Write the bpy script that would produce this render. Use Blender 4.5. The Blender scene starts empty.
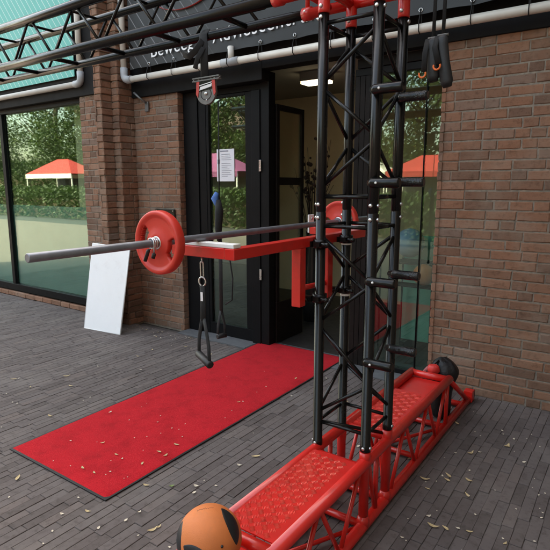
import bpy, math, random
from mathutils import Vector, Matrix
R = math.radians
PI = math.pi
S = bpy.context.scene
COL = S.collection

# ------------------------------------------------------------------ materials
def mat(name):
    m = bpy.data.materials.new(name); m.use_nodes = True
    nt = m.node_tree
    b = nt.nodes['Principled BSDF']
    return m, nt, b
def N(nt, kind, **kw):
    n = nt.nodes.new(kind)
    for k, v in kw.items(): setattr(n, k, v)
    return n
def L(nt, a, b): nt.links.new(a, b)
def ramp(nt, stops):
    n = N(nt, 'ShaderNodeValToRGB')
    e = n.color_ramp.elements
    while len(e) < len(stops): e.new(0.5)
    for i, (p, c) in enumerate(stops):
        e[i].position = p; e[i].color = (c[0], c[1], c[2], 1)
    return n
def noise(nt, scale, detail=4, rough=.6, coord=None):
    n = N(nt, 'ShaderNodeTexNoise'); n.inputs['Scale'].default_value = scale
    n.inputs['Detail'].default_value = detail; n.inputs['Roughness'].default_value = rough
    if coord is None:
        t = N(nt, 'ShaderNodeTexCoord'); coord = t.outputs['Object']
    L(nt, coord, n.inputs['Vector']); return n
def bump(nt, b, h, strength=.3, dist=.002):
    n = N(nt, 'ShaderNodeBump'); n.inputs['Strength'].default_value = strength; n.inputs['Distance'].default_value = dist
    L(nt, h, n.inputs['Height']); L(nt, n.outputs['Normal'], b.inputs['Normal']); return n

def plain(name, col, rough=.5, metal=0., var=.12, scale=12., bmp=0., coat=0., spec=.5, bscale=None, bdist=.001):
    """one colour with slight wear: noise in colour and in gloss"""
    m, nt, b = mat(name)
    n = noise(nt, scale)
    c0 = tuple(max(0, x*(1-var)) for x in col); c1 = tuple(min(1, x*(1+var)) for x in col)
    r = ramp(nt, [(.3, c0), (.7, c1)])
    L(nt, n.outputs['Fac'], r.inputs['Fac']); L(nt, r.outputs['Color'], b.inputs['Base Color'])
    mr = N(nt, 'ShaderNodeMapRange'); mr.inputs['To Min'].default_value = max(.03, rough-.1); mr.inputs['To Max'].default_value = min(1, rough+.12)
    n2 = noise(nt, scale*3.1); L(nt, n2.outputs['Fac'], mr.inputs['Value']); L(nt, mr.outputs['Result'], b.inputs['Roughness'])
    b.inputs['Metallic'].default_value = metal; b.inputs['Coat Weight'].default_value = coat
    b.inputs['Coat Roughness'].default_value = .12
    b.inputs['Specular IOR Level'].default_value = spec
    if bmp:
        n3 = noise(nt, bscale or scale*8); bump(nt, b, n3.outputs['Fac'], bmp, bdist)
    return m

def wear(name, dirt, amount, scale):
    m = M[name]; nt = m.node_tree; b = nt.nodes['Principled BSDF']; src = b.inputs['Base Color'].links[0].from_socket
    n = noise(nt, scale, 8, .75); r = ramp(nt, [(.54,(0,0,0)),(.70,(1,1,1))]); L(nt, n.outputs['Fac'], r.inputs['Fac'])
    mm = N(nt, 'ShaderNodeMath', operation='MULTIPLY'); mm.inputs[1].default_value = amount; L(nt, r.outputs['Color'], mm.inputs[0])
    mx = N(nt, 'ShaderNodeMix', data_type='RGBA'); L(nt, mm.outputs[0], mx.inputs['Factor']); L(nt, src, mx.inputs['A']); mx.inputs['B'].default_value = (*dirt, 1)
    L(nt, mx.outputs['Result'], b.inputs['Base Color'])

def brick_mat(name, stops, dust, bs=.5):
    m, nt, b = mat(name)
    at = N(nt, 'ShaderNodeAttribute', attribute_name='rnd')
    r = ramp(nt, stops); L(nt, at.outputs['Fac'], r.inputs['Fac'])
    n = noise(nt, 26, 6, .7)
    r2 = ramp(nt, [(.32, (.62,.60,.58)), (.5, (1,1,1)), (.72, (1.0,1.0,1.0))]); L(nt, n.outputs['Fac'], r2.inputs['Fac'])
    mx = N(nt, 'ShaderNodeMix', data_type='RGBA', blend_type='MULTIPLY'); mx.inputs['Factor'].default_value = .9
    L(nt, r.outputs['Color'], mx.inputs['A']); L(nt, r2.outputs['Color'], mx.inputs['B'])
    n2 = noise(nt, 2.2, 5, .65)
    r3 = ramp(nt, [(.48, (0,0,0)), (.70, (1,1,1))]); L(nt, n2.outputs['Fac'], r3.inputs['Fac'])
    mm = N(nt, 'ShaderNodeMath', operation='MULTIPLY'); mm.inputs[1].default_value = .35
    L(nt, r3.outputs['Color'], mm.inputs[0])
    mx2 = N(nt, 'ShaderNodeMix', data_type='RGBA'); L(nt, mm.outputs[0], mx2.inputs['Factor'])
    L(nt, mx.outputs['Result'], mx2.inputs['A']); mx2.inputs['B'].default_value = (*dust, 1)
    L(nt, mx2.outputs['Result'], b.inputs['Base Color'])
    b.inputs['Roughness'].default_value = .88; b.inputs['Specular IOR Level'].default_value = .3
    # wire-cut scratches along the brick, and pits
    t = N(nt, 'ShaderNodeTexCoord'); mp = N(nt, 'ShaderNodeMapping'); mp.inputs['Scale'].default_value = (18, 18, 90)
    L(nt, t.outputs['Object'], mp.inputs['Vector'])
    n4 = noise(nt, 1.4, 5, .7, mp.outputs['Vector'])
    bump(nt, b, n4.outputs['Fac'], bs, .006)
    return m

M = {}
M['brick'] = brick_mat('red brown brick', [(0,(.155,.086,.058)),(.18,(.195,.104,.068)),(.4,(.232,.116,.072)),(.6,(.262,.124,.074)),(.85,(.285,.148,.094)),(1,(.200,.130,.098))], (.33,.27,.21), .38)
M['mortar'] = plain('brick mortar', (.225,.185,.145), .95, var=.3, scale=30, bmp=.5)
M['paver'] = brick_mat('grey brown paver', [(0,(.094,.076,.070)),(.35,(.112,.091,.085)),(.7,(.126,.105,.099)),(1,(.138,.110,.100))], (.20,.175,.158), .3)
M['sand'] = plain('joint sand', (.082,.068,.060), .95, var=.3, scale=30)
M['black'] = plain('black powder coat', (.0050,.0046,.0044), .24, var=.12, scale=3, coat=.0, spec=.34)
M['red'] = plain('red powder coat', (.62,.017,.013), .33, var=.10, scale=7, coat=.35)
M['redplate'] = plain('red painted chequer plate', (.60,.018,.015), .38, var=.10, scale=6, coat=.10)
M['treadbar'] = plain('worn tread bars with painted glint', (.70,.075,.055), .26, var=.25, scale=30, coat=.2)  # lighter red: worn paint, plus glint on the bars put into the colour
M['redrubber'] = plain('red rubber', (.63,.034,.022), .42, var=.06, scale=14, bmp=.1, bscale=260)
M['steel'] = plain('zinc bolt steel', (.62,.62,.62), .28, 1., var=.1)
M['barsteel'] = plain('grey bar steel', (.20,.215,.245), .38, .55, var=.18, scale=18, bmp=.08, bscale=600, bdist=.0003)
M['greymetal'] = plain('grey cast metal', (.17,.17,.165), .42, .5, var=.15, scale=30)
M['white'] = plain('white board laminate', (.90,.90,.89), .35, var=.02, scale=4)
M['liner'] = plain('white plastic liner', (.80,.80,.78), .4, var=.04)
M['pvc'] = plain('off white pvc pipe', (.62,.58,.52), .42, var=.10, scale=5)
M['elbow'] = plain('grey pipe elbow', (.36,.37,.38), .5, var=.10, scale=9)
M['webbing'] = plain('black webbing', (0.0060,0.0060,0.0065), .8, var=.3, scale=60, bmp=.4, bscale=500)
M['rubber'] = plain('black grip rubber', (0.0080,0.0080,0.0090), .55, var=.3, scale=40, bmp=.3, bscale=300)
M['shinyblack'] = plain('black glossy plastic wrap', (.010,.010,.011), .16, var=.3, scale=10, bmp=.75, bscale=34, bdist=.010)
M['frame'] = plain('anthracite door frame', (.0055,.0055,.006), .5, var=.2, scale=6, spec=.14)
M['panel'] = plain('dark stained timber panel', (.010,.0075,.0065), .55, var=.3, scale=8, spec=.14)
M['fascia'] = plain('black fascia board', (.006,.0055,.0055), .7, var=.25, scale=4, spec=.2)
M['slab'] = plain('grey stone slab', (.105,.108,.112), .75, var=.16, scale=14, bmp=.3)
M['int_wall'] = plain('ochre interior plaster', (.74,.60,.40), .9, var=.06, scale=2)
M['int_ceil'] = plain('interior ceiling tile', (.34,.32,.28), .9, var=.05, scale=3)
M['int_floor'] = plain('dark interior floor', (.030,.027,.025), .5, var=.3, scale=5)
M['orange'] = plain('orange ring', (.85,.16,.03), .4, var=.05)
M['seagreen'] = plain('sea green laminate', (.13,.42,.31), .5, var=.06, scale=3)
M['ballblue'] = plain('pale blue vinyl', (.24,.40,.58), .4, var=.05, scale=4)
M['ballorange'] = plain('orange vinyl', (.80,.22,.06), .4, var=.05, scale=4)
M['blue'] = plain('blue cloth', (.06,.16,.42), .8, var=.15)
M['letter'] = plain('white sign lettering', (.80,.80,.80), .5, var=.02)
M['signred'] = plain('red sign line', (.55,.05,.04), .5, var=.05)
M['paper'] = plain('white paper', (.80,.79,.82), .7, var=.02)
M['ink'] = plain('grey print', (.30,.30,.34), .8, var=.1)
M['film'] = plain('pale teal window film', (.20,.36,.32), .6, var=.12, scale=2)
M['darkglossy'] = plain('black acrylic', (.012,.014,.013), .12, var=.1)
M['ballskin'] = plain('orange pebbled rubber', (.60,.165,.045), .66, var=.12, scale=9, bmp=.5, bscale=330, bdist=.0012)
M['ballpanel'] = plain('black ball panel', (0.0110,0.0120,0.0140), .5, var=.2, scale=20, bmp=.4, bscale=330, bdist=.001)
M['leafdry'] = plain('dry tan leaf', (.56,.42,.22), .7, var=.35, scale=60)
M['leafpale'] = plain('pale petal', (.66,.57,.44), .7, var=.2, scale=60)
M['leafgreen'] = plain('faded green leaf', (.17,.24,.08), .7, var=.2, scale=60)
M['bag'] = plain('black nylon', (0.0050,0.0050,0.0060), .45, var=.3, scale=14, bmp=.5, bscale=26, bdist=.012)
M['pouch'] = plain('red nylon', (.62,.03,.025), .5, var=.1, scale=20, bmp=.3, bscale=60, bdist=.004)
M['pouchstrap'] = plain('faded red strap', (.40,.12,.12), .7, var=.2, scale=30)
M['bark'] = plain('tree bark', (.10,.075,.05), .95, var=.3, scale=14, bmp=.5)
M['twig'] = plain('dark dried twigs', (.04,.022,.016), .9, var=.3, scale=20)
M['vase'] = plain('dark ceramic', (.02,.02,.022), .3, var=.1)
M['stallred'] = plain('red canopy cloth', (.40,.03,.03), .8, var=.08, scale=3)
M['stallpink'] = plain('pink canopy cloth', (.26,.06,.17), .8, var=.2, scale=2)
M['stallwhite'] = plain('white canopy cloth', (.75,.72,.68), .8, var=.05, scale=3)
M['stalldark'] = plain('dark canvas stall back', (.06,.065,.07), .9, var=.4, scale=3)
M['crateblue'] = plain('bright blue goods', (.03,.32,.55), .5, var=.1)
M['wood'] = plain('pale timber', (.22,.15,.09), .7, var=.2, scale=9)
M['houseplaster'] = plain('pale house plaster', (.34,.30,.26), .9, var=.08, scale=1)
M['roof'] = plain('dark roof tile', (.10,.06,.05), .8, var=.2, scale=3)
M['road'] = plain('road asphalt', (.048,.048,.050), .9, var=.2, scale=8, bmp=.3)
M['grass'] = plain('verge grass', (.085,.13,.045), .95, var=.35, scale=14, bmp=.6)
M['windowdark'] = plain('dark house glass', (.02,.025,.03), .1, var=.1)

wear('red', (.20,.035,.028), .40, 9); wear('redplate', (.30,.06,.05), .45, 14); wear('redrubber', (.34,.06,.05), .30, 16); wear('white', (.55,.53,.48), .22, 5); wear('ballskin', (.30,.13,.06), .40, 12); wear('slab', (.16,.15,.14), .5, 8)

def leaf_mat():
    m, nt, b = mat('tree leaves')
    at = N(nt, 'ShaderNodeAttribute', attribute_name='rnd')
    r = ramp(nt, [(0,(.022,.045,.012)),(.5,(.040,.080,.020)),(1,(.085,.125,.032))])
    L(nt, at.outputs['Fac'], r.inputs['Fac']); L(nt, r.outputs['Color'], b.inputs['Base Color'])
    b.inputs['Roughness'].default_value = .55
    tr = N(nt, 'ShaderNodeBsdfTranslucent'); L(nt, r.outputs['Color'], tr.inputs['Color'])
    mx = N(nt, 'ShaderNodeMixShader'); mx.inputs[0].default_value = .35
    L(nt, b.outputs[0], mx.inputs[1]); L(nt, tr.outputs[0], mx.inputs[2])
    L(nt, mx.outputs[0], nt.nodes['Material Output'].inputs['Surface']); return m
M['leaves'] = leaf_mat()

def carpet_mat():
    m, nt, b = mat('red needle felt carpet')
    n = noise(nt, 190, 5, .85); n1 = noise(nt, 6, 8, .72); n2 = noise(nt, 75, 4, .7)
    r = ramp(nt, [(.30,(.36,.008,.014)),(.5,(.55,.012,.022)),(.70,(.70,.040,.048))]); L(nt, n.outputs['Fac'], r.inputs['Fac'])
    r1 = ramp(nt, [(.3,(.66,.64,.64)),(.5,(.92,.92,.92)),(.7,(1,1,1))]); L(nt, n1.outputs['Fac'], r1.inputs['Fac'])
    mx = N(nt, 'ShaderNodeMix', data_type='RGBA', blend_type='MULTIPLY'); mx.inputs['Factor'].default_value = 1
    L(nt, r.outputs['Color'], mx.inputs['A']); L(nt, r1.outputs['Color'], mx.inputs['B'])
    r2 = ramp(nt, [(.62,(0,0,0)),(.80,(1,1,1))]); L(nt, n2.outputs['Fac'], r2.inputs['Fac'])
    mm = N(nt, 'ShaderNodeMath', operation='MULTIPLY'); mm.inputs[1].default_value = .22; L(nt, r2.outputs['Color'], mm.inputs[0])
    mx2 = N(nt, 'ShaderNodeMix', data_type='RGBA'); L(nt, mm.outputs[0], mx2.inputs['Factor'])
    L(nt, mx.outputs['Result'], mx2.inputs['A']); mx2.inputs['B'].default_value = (.48,.20,.18,1)
    L(nt, mx2.outputs['Result'], b.inputs['Base Color'])
    b.inputs['Roughness'].default_value = .95; b.inputs['Specular IOR Level'].default_value = .1
    b.inputs['Sheen Weight'].default_value = .06; b.inputs['Sheen Roughness'].default_value = .5
    b.inputs['Sheen Tint'].default_value = (.9,.4,.4,1)
    bump(nt, b, n.outputs['Fac'], .7, .004); return m
M['carpet'] = carpet_mat()

def banner_mat(name, base, line, scale, ang):
    m, nt, b = mat(name)
    t = N(nt, 'ShaderNodeTexCoord'); mp = N(nt, 'ShaderNodeMapping'); mp.inputs['Rotation'].default_value = (0, R(ang), 0)
    L(nt, t.outputs['Object'], mp.inputs['Vector'])
    w = N(nt, 'ShaderNodeTexWave'); w.inputs['Scale'].default_value = scale; w.bands_direction = 'X'
    L(nt, mp.outputs['Vector'], w.inputs['Vector'])
    r = ramp(nt, [(.965, base), (.995, line)]); L(nt, w.outputs['Fac'], r.inputs['Fac'])
    L(nt, r.outputs['Color'], b.inputs['Base Color']); b.inputs['Roughness'].default_value = .5
    n = noise(nt, 2.4, 2); bump(nt, b, n.outputs['Fac'], .35, .03)
    return m, nt, b, r, t
def black_banner():
    m, nt, b, r, t = banner_mat('black banner vinyl', (.0085,.009,.010), (.16,.16,.17), 3.4, 38)
    sx = N(nt, 'ShaderNodeSeparateXYZ'); L(nt, t.outputs['Object'], sx.inputs[0])   # the print's stripes stop a metre from its left edge
    mr = N(nt, 'ShaderNodeMapRange'); mr.inputs['From Min'].default_value = .55; mr.inputs['From Max'].default_value = 1.15
    mr.inputs['To Min'].default_value = 1; mr.inputs['To Max'].default_value = 0
    L(nt, sx.outputs['X'], mr.inputs['Value'])
    mx = N(nt, 'ShaderNodeMix', data_type='RGBA'); L(nt, mr.outputs['Result'], mx.inputs['Factor'])
    mx.inputs['A'].default_value = (.0085,.009,.010,1); L(nt, r.outputs['Color'], mx.inputs['B'])
    L(nt, mx.outputs['Result'], b.inputs['Base Color']); return m
M['banner'] = black_banner()
M['teal'] = banner_mat('teal banner vinyl', (.075,.42,.36), (.50,.66,.62), 4.5, 38)[0]

def glass_mat(name, refl, tint, see):
    """pane: partly mirror, partly clear, more mirror at grazing angles"""
    m, nt, b = mat(name); nt.nodes.remove(b)
    g = N(nt, 'ShaderNodeBsdfGlossy'); g.inputs['Roughness'].default_value = .016; g.inputs['Color'].default_value = (*tint, 1)
    t = N(nt, 'ShaderNodeBsdfTransparent'); t.inputs['Color'].default_value = (*see, 1)
    lw = N(nt, 'ShaderNodeLayerWeight'); lw.inputs['Blend'].default_value = .35
    mr = N(nt, 'ShaderNodeMapRange'); mr.inputs['To Min'].default_value = refl; mr.inputs['To Max'].default_value = .50
    L(nt, lw.outputs['Facing'], mr.inputs['Value'])
    n = noise(nt, .9, 2); bp = N(nt, 'ShaderNodeBump'); bp.inputs['Strength'].default_value = .05; bp.inputs['Distance'].default_value = .01
    L(nt, n.outputs['Fac'], bp.inputs['Height']); L(nt, bp.outputs['Normal'], g.inputs['Normal'])
    mx = N(nt, 'ShaderNodeMixShader'); L(nt, mr.outputs['Result'], mx.inputs[0]); L(nt, t.outputs[0], mx.inputs[1]); L(nt, g.outputs[0], mx.inputs[2])
    L(nt, mx.outputs[0], nt.nodes['Material Output'].inputs['Surface']); return m
M['glass'] = glass_mat('window pane glass', .09, (.70,.88,.80), (.80,.88,.84))
M['doorglass'] = glass_mat('inner door glass', .06, (.8,.85,.8), (.86,.85,.80))

def lamp_mat():
    m, nt, b = mat('lit lamp diffuser')
    b.inputs['Base Color'].default_value = (.9,.9,.85,1); b.inputs['Emission Color'].default_value = (1,.93,.78,1)
    b.inputs['Emission Strength'].default_value = .8; return m
M['lamp'] = lamp_mat()

# ------------------------------------------------------------------ mesh builder
class MB:
    def __init__(s): s.v = []; s.f = []; s.mi = []; s.sm = []; s.rn = []
    def add(s, verts, faces, smooth=False, mi=0, rnd=.5):
        o = len(s.v); s.v += [tuple(p) for p in verts]
        for f in faces:
            s.f.append([i+o for i in f]); s.mi.append(mi); s.sm.append(smooth); s.rn.append(rnd)
        return s
    def box(s, a, b, mi=0, rnd=.5):
        x0,y0,z0 = [min(p,q) for p,q in zip(a,b)]; x1,y1,z1 = [max(p,q) for p,q in zip(a,b)]
        v = [(x0,y0,z0),(x1,y0,z0),(x1,y1,z0),(x0,y1,z0),(x0,y0,z1),(x1,y0,z1),(x1,y1,z1),(x0,y1,z1)]
        return s.add(v, [(0,3,2,1),(4,5,6,7),(0,1,5,4),(1,2,6,5),(2,3,7,6),(3,0,4,7)], False, mi, rnd)
    def obox(s, mtx, size, mi=0):
        h = [d/2 for d in size]
        v = [mtx @ Vector((sx*h[0], sy*h[1], sz*h[2])) for sz in (-1,1) for sx,sy in ((-1,-1),(1,-1),(1,1),(-1,1))]
        return s.add(v, [(0,3,2,1),(4,5,6,7),(0,1,5,4),(1,2,6,5),(2,3,7,6),(3,0,4,7)], False, mi)
    def path(s, pts, r, seg=16, mi=0, cap=True, closed=False, flat=None):
        """round tube through points (radius or list of radii); flat=(w,t,up) makes a ribbon-like elliptic section"""
        P = [Vector(p) for p in pts]; n = len(P); rr = r if isinstance(r, (list, tuple)) else [r]*n
        V = []; prev = None
        for i in range(n):
            if closed: d = P[(i+1) % n]-P[i-1]
            else: d = P[min(i+1,n-1)]-P[max(i-1,0)]
            d = d.normalized() if d.length > 1e-9 else Vector((0,0,1))
            if flat: up = Vector(flat[2])
            elif prev is None: up = Vector((0,0,1)) if abs(d.z) < .9 else Vector((1,0,0))
            else: up = prev
            a = d.cross(up)
            a = a.normalized() if a.length > 1e-6 else d.orthogonal().normalized()
            b = a.cross(d).normalized(); prev = b
            for k in range(seg):
                t = 2*PI*k/seg
                if flat: V.append(P[i]+a*math.cos(t)*flat[0]/2*rr[i]+b*math.sin(t)*flat[1]/2*rr[i])
                else: V.append(P[i]+(a*math.cos(t)+b*math.sin(t))*rr[i])
        F = []
        for i in range(n if closed else n-1):
            j = (i+1) % n
            for k in range(seg):
                k2 = (k+1) % seg; F.append((i*seg+k, i*seg+k2, j*seg+k2, j*seg+k))
        s.add(V, F, True, mi)
        if cap and not closed:
            o = len(s.v)-len(V)
            s.f.append([o+k for k in range(seg)][::-1]); s.f.append([o+(n-1)*seg+k for k in range(seg)])
            s.mi += [mi, mi]; s.sm += [False, False]; s.rn += [.5,.5]
        return s
    def tube(s, a, b, r, seg=16, mi=0): return s.path([a, b], r, seg, mi)
    def lathe(s, prof, mtx=Matrix.Identity(4), seg=24, mi=0, smooth=True):
        """(radius, height) profile spun about local z"""
        n = len(prof); V = [mtx @ Vector((p[0]*math.cos(2*PI*k/seg), p[0]*math.sin(2*PI*k/seg), p[1])) for p in prof for k in range(seg)]
        F = [(i*seg+k, i*seg+(k+1) % seg, (i+1)*seg+(k+1) % seg, (i+1)*seg+k) for i in range(n-1) for k in range(seg)]
        s.add(V, F, smooth, mi)
        return s
    def ball(s, c, r, seg=16, rings=10, mi=0, sq=(1,1,1)):
        V = []; F = []
        for i in range(rings+1):
            th = PI*i/rings
            for k in range(seg):
                ph = 2*PI*k/seg
                V.append((c[0]+r*sq[0]*math.sin(th)*math.cos(ph), c[1]+r*sq[1]*math.sin(th)*math.sin(ph), c[2]+r*sq[2]*math.cos(th)))
        for i in range(rings):
            for k in range(seg): F.append((i*seg+k, (i+1)*seg+k, (i+1)*seg+(k+1) % seg, i*seg+(k+1) % seg))
        return s.add(V, F, True, mi)
    def prism(s, poly, off, mi=0, smooth=False):
        n = len(poly); V = [Vector(p) for p in poly]+[Vector(p)+Vector(off) for p in poly]
        s.add(V, [list(range(n))[::-1], list(range(n, 2*n))], False, mi)
        o = len(s.v)-2*n
        for i in range(n):
            j = (i+1) % n; s.f.append([o+i, o+j, o+n+j, o+n+i]); s.mi.append(mi); s.sm.append(smooth); s.rn.append(.5)
        return s
    def build(s, name, mats, parent=None, origin=None, bevel=0, fix=True):
        if not isinstance(mats, (list, tuple)): mats = [mats]
        root = parent
        while root is not None and root.parent is not None: root = root.parent
        o = Vector(origin) if origin is not None else (root.location.copy() if root is not None else Vector((0,0,0)))
        me = bpy.data.meshes.new(name)
        me.from_pydata([tuple(Vector(p)-o) for p in s.v], [], s.f)
        for m in mats: me.materials.append(M[m])
        me.polygons.foreach_set('material_index', s.mi); me.polygons.foreach_set('use_smooth', s.sm)
        a = me.attributes.new('rnd', 'FLOAT', 'FACE'); a.data.foreach_set('value', s.rn)
        if fix:
            import bmesh
            bm = bmesh.new(); bm.from_mesh(me); bmesh.ops.recalc_face_normals(bm, faces=bm.faces); bm.to_mesh(me); bm.free()
        me.update()
        ob = bpy.data.objects.new(name, me); COL.objects.link(ob)
        if parent is not None: ob.parent = parent
        else: ob.location = o
        if bevel:
            md = ob.modifiers.new('bevel', 'BEVEL'); md.width = bevel; md.segments = 2; md.limit_method = 'ANGLE'; md.angle_limit = R(40)
        return ob

def tag(o, label=None, cat=None, group=None, kind=None):
    if label: o['label'] = label
    if cat: o['category'] = cat
    if group: o['group'] = group
    if kind: o['kind'] = kind
    return o
def empty(name, loc, label, cat, group=None):
    o = bpy.data.objects.new(name, None); o.empty_display_size = .1; COL.objects.link(o); o.location = loc
    return tag(o, label, cat, group)
def copy_tree(o, parent=None):
    c = o.copy(); COL.objects.link(c)
    if parent is not None: c.parent = parent
    for ch in list(o.children): copy_tree(ch, c)
    return c

# ------------------------------------------------------------------ bricks
rb = random.Random(7)
def brick(mb, o, u, v, n, w, h, d=.05, ch=.004, jit=.002, rnd=.5, mi=0):
    """one brick: face w x h at o (corner), spanned by u and v, facing n, rough chamfered edge"""
    o = Vector(o); u = Vector(u); v = Vector(v); n = Vector(n)
    J = lambda: rb.uniform(-jit, jit)
    c = [(0,0),(w,0),(w,h),(0,h)]
    back = [o+u*a+v*b-n*d for a,b in c]
    mid = [o+u*(a+J())+v*(b+J())-n*(ch*1.1) for a,b in c]
    sg = [(1,1),(-1,1),(-1,-1),(1,-1)]
    fr = [o+u*(a+sx*ch+J())+v*(b+sy*ch+J())+n*(J()*.8) for (a,b),(sx,sy) in zip(c,sg)]
    V = back+mid+fr
    F = [(8,9,10,11)]
    for i in range(4):
        j = (i+1) % 4; F += [(i,j,4+j,4+i),(4+i,4+j,8+j,8+i)]
    mb.add(V, F, False, mi, rnd)

CO = .0667; JT = .0095
def brick_face(mb, o, u, n, length, z0, z1, d=.05, seed=1, jit=.0028, wild=True, mortar=True, toothed=False, ends=True):
    """a face of brickwork starting at o (x,y), running along u for length, facing n; wild bond"""
    r = random.Random(seed); u = Vector((*u,0)); n = Vector((*n,0)); o = Vector((*o,0))
    k0 = math.floor(z0/CO); z = k0*CO
    row = 0
    while z < z1-.01:
        if z+CO > z0+.01:
            t = 0.0; first = True
            while t < length-.008:
                w = r.choice([.198,.198,.198,.096,.096,.148] if wild else [.198])
                if first: w = r.choice([.198,.096,.148]); first = False
                if length-(t+w) < .035: w = length-t+JT
                w = min(w, length-t+JT)
                off = r.uniform(-.002,.002) + (r.choice([-.003,.0,.006]) if toothed else 0)
                zz = max(z, z0); hh = min(z+CO, z1)-zz-JT
                if hh > .012 and w > .02:
                    brick(mb, o+u*t+Vector((0,0,zz+r.uniform(-.0015,.0015)))+n*off, u, (0,0,1), n, w-JT*r.uniform(.55,1.0), hh, d, .0045, jit, r.random())
                t += w
        z += CO; row += 1

# ------------------------------------------------------------------ camera, light
cam = bpy.data.cameras.new('camera'); co = bpy.data.objects.new('camera', cam); COL.objects.link(co)
cam.sensor_fit = 'HORIZONTAL'; cam.sensor_width = 36; cam.lens = 517/550*36; cam.clip_start = .05; cam.clip_end = 600
co.location = (0, 0, 1.5); co.rotation_euler = (R(90-9.8752), 0, R(35.1863)); S.camera = co

SUN_EL, SUN_AZ = 52, -25          # the sun stands behind the shop: its front lies in open shade
w = bpy.data.worlds.new('World'); S.world = w; w.use_nodes = True
nt = w.node_tree; sky = nt.nodes.new('ShaderNodeTexSky'); sky.sky_type = 'NISHITA'; sky.sun_disc = False
sky.sun_elevation = R(SUN_EL); sky.sun_rotation = R(SUN_AZ); sky.air_density = 1.0; sky.dust_density = 4.0; sky.ozone_density = .6
nt.links.new(sky.outputs[0], nt.nodes['Background'].inputs[0]); nt.nodes['Background'].inputs[1].default_value = .15
sl = bpy.data.lights.new('sun', 'SUN'); sl.energy = 2.0; sl.angle = R(.5); sl.color = (1,.95,.87)
so = bpy.data.objects.new('sun', sl); COL.objects.link(so); so.location = (3, 12, 14)
dvec = Vector((math.sin(R(SUN_AZ))*math.cos(R(SUN_EL)), math.cos(R(SUN_AZ))*math.cos(R(SUN_EL)), math.sin(R(SUN_EL))))
so.rotation_euler = (-dvec).to_track_quat('-Z', 'Y').to_euler()
vs = S.view_settings; vs.view_transform = 'Standard'; vs.look = 'None'; vs.exposure = 3.12; vs.gamma = 1; vs.use_curve_mapping = False
vs.use_white_balance = True; vs.white_balance_temperature = 9000; vs.white_balance_tint = 6
S.display_settings.display_device = 'sRGB'
S.cycles.max_bounces = 10; S.cycles.transparent_max_bounces = 12; S.cycles.use_denoising = True

# ------------------------------------------------------------------ ground
mb = MB(); mb.box((-120,-120,-.3),(120,120,-.028)); tag(mb.build('ground', 'sand'), kind='structure')
mb = MB(); mb.box((-60,-60,-.2),(60,-34,-.022)); tag(mb.build('road', 'road'), kind='structure')
mb = MB(); mb.box((-60,-17.2,-.2),(60,-17.0,.03)); tag(mb.build('kerb', 'slab'), kind='structure')
mb = MB(); mb.box((-60,-34,-.2),(60,-17.2,.02)); tag(mb.build('grass_verge', 'grass'), kind='structure')
mb = MB()
r = random.Random(3)
PW, PL = .0505, .204
x = -8.6
while x < 1.9:
    y = .2-r.uniform(0,PL)
    ye = 3.735 if x > -1.225 else 3.62
    while y < ye:
        l = PL*r.uniform(.965,1.02)
        y1 = min(y+l, ye)
        if y1-y > .03:
            zt = r.uniform(-.0012,.0012)
            ym = (y+y1)/2; an = r.gauss(0,.006); xx = x+(.007*math.sin(1.7*ym+.4)+.004*math.sin(4.1*ym+x*1.3))*min(1,(3.7-ym)*1.2)
            brick(mb, (xx, y, zt), (math.cos(an),math.sin(an),0), (-math.sin(an),math.cos(an),0), (0,0,1), PW-.0020, y1-y-.004,   .03, .0015, .0006, r.random())
        y += l
    x += PW
mb.box((-8.6,.02,-.024),(1.93,3.615,-.0042),1); mb.box((-1.2,3.6155,-.024),(1.93,3.733,-.0042),1)
tag(mb.build('pavement', ['paver','sand']), kind='structure')
def street_paving():
    m, nt, b = mat('street brick paving')
    t = N(nt, 'ShaderNodeTexCoord'); bt = N(nt, 'ShaderNodeTexBrick'); bt.inputs['Scale'].default_value = 1
    bt.inputs['Brick Width'].default_value = .21; bt.inputs['Row Height'].default_value = .051; bt.inputs['Mortar Size'].default_value = .003
    bt.inputs['Color1'].default_value = (.14,.115,.105,1); bt.inputs['Color2'].default_value = (.17,.14,.13,1); bt.inputs['Mortar'].default_value = (.04,.035,.03,1)
    mp = N(nt, 'ShaderNodeMapping'); mp.inputs['Rotation'].default_value = (0,0,R(90)); L(nt, t.outputs['Object'], mp.inputs['Vector'])
    L(nt, mp.outputs['Vector'], bt.inputs['Vector']); L(nt, bt.outputs['Color'], b.inputs['Base Color']); b.inputs['Roughness'].default_value = .9
    return m
M['street'] = street_paving()
mb = MB()
for a, b in (((-60,-17.0),(60,.0)), ((-60,.0),(-8.62,3.62)), ((1.92,.0),(60,3.62))):
    mb.box((a[0],a[1],-.2),(b[0],b[1],-.004))
tag(mb.build('street_paving', 'street'), kind='structure')
mb = MB(); mb.box((-60,-17.0,-.1),(60,-4.6,.0)); tag(mb.build('asphalt_square', 'road'), kind='structure')

# ------------------------------------------------------------------ the shop
YF = 3.73
bl = empty('shop_building', (-2.5, 3.73, 0), 'brick shop building with dark framed glass entrance doors', 'building')
# right-hand brick wall
mb = MB(); brick_face(mb, (-1.214, YF), (1,0), (0,-1), 3.2, 0.0, 2.52, seed=11)
brick_face(mb, (-1.214, YF+.08), (0,-1), (-1,0), .085, 0, 2.38, seed=12, d=.03)
o = mb.build('brick_wall', 'brick', bl)
mb = MB(); mb.box((-1.209, YF+.0055, -.02),(2.0, YF+.3, 2.52)); mb.build('mortar_bed', 'mortar', o)
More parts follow.
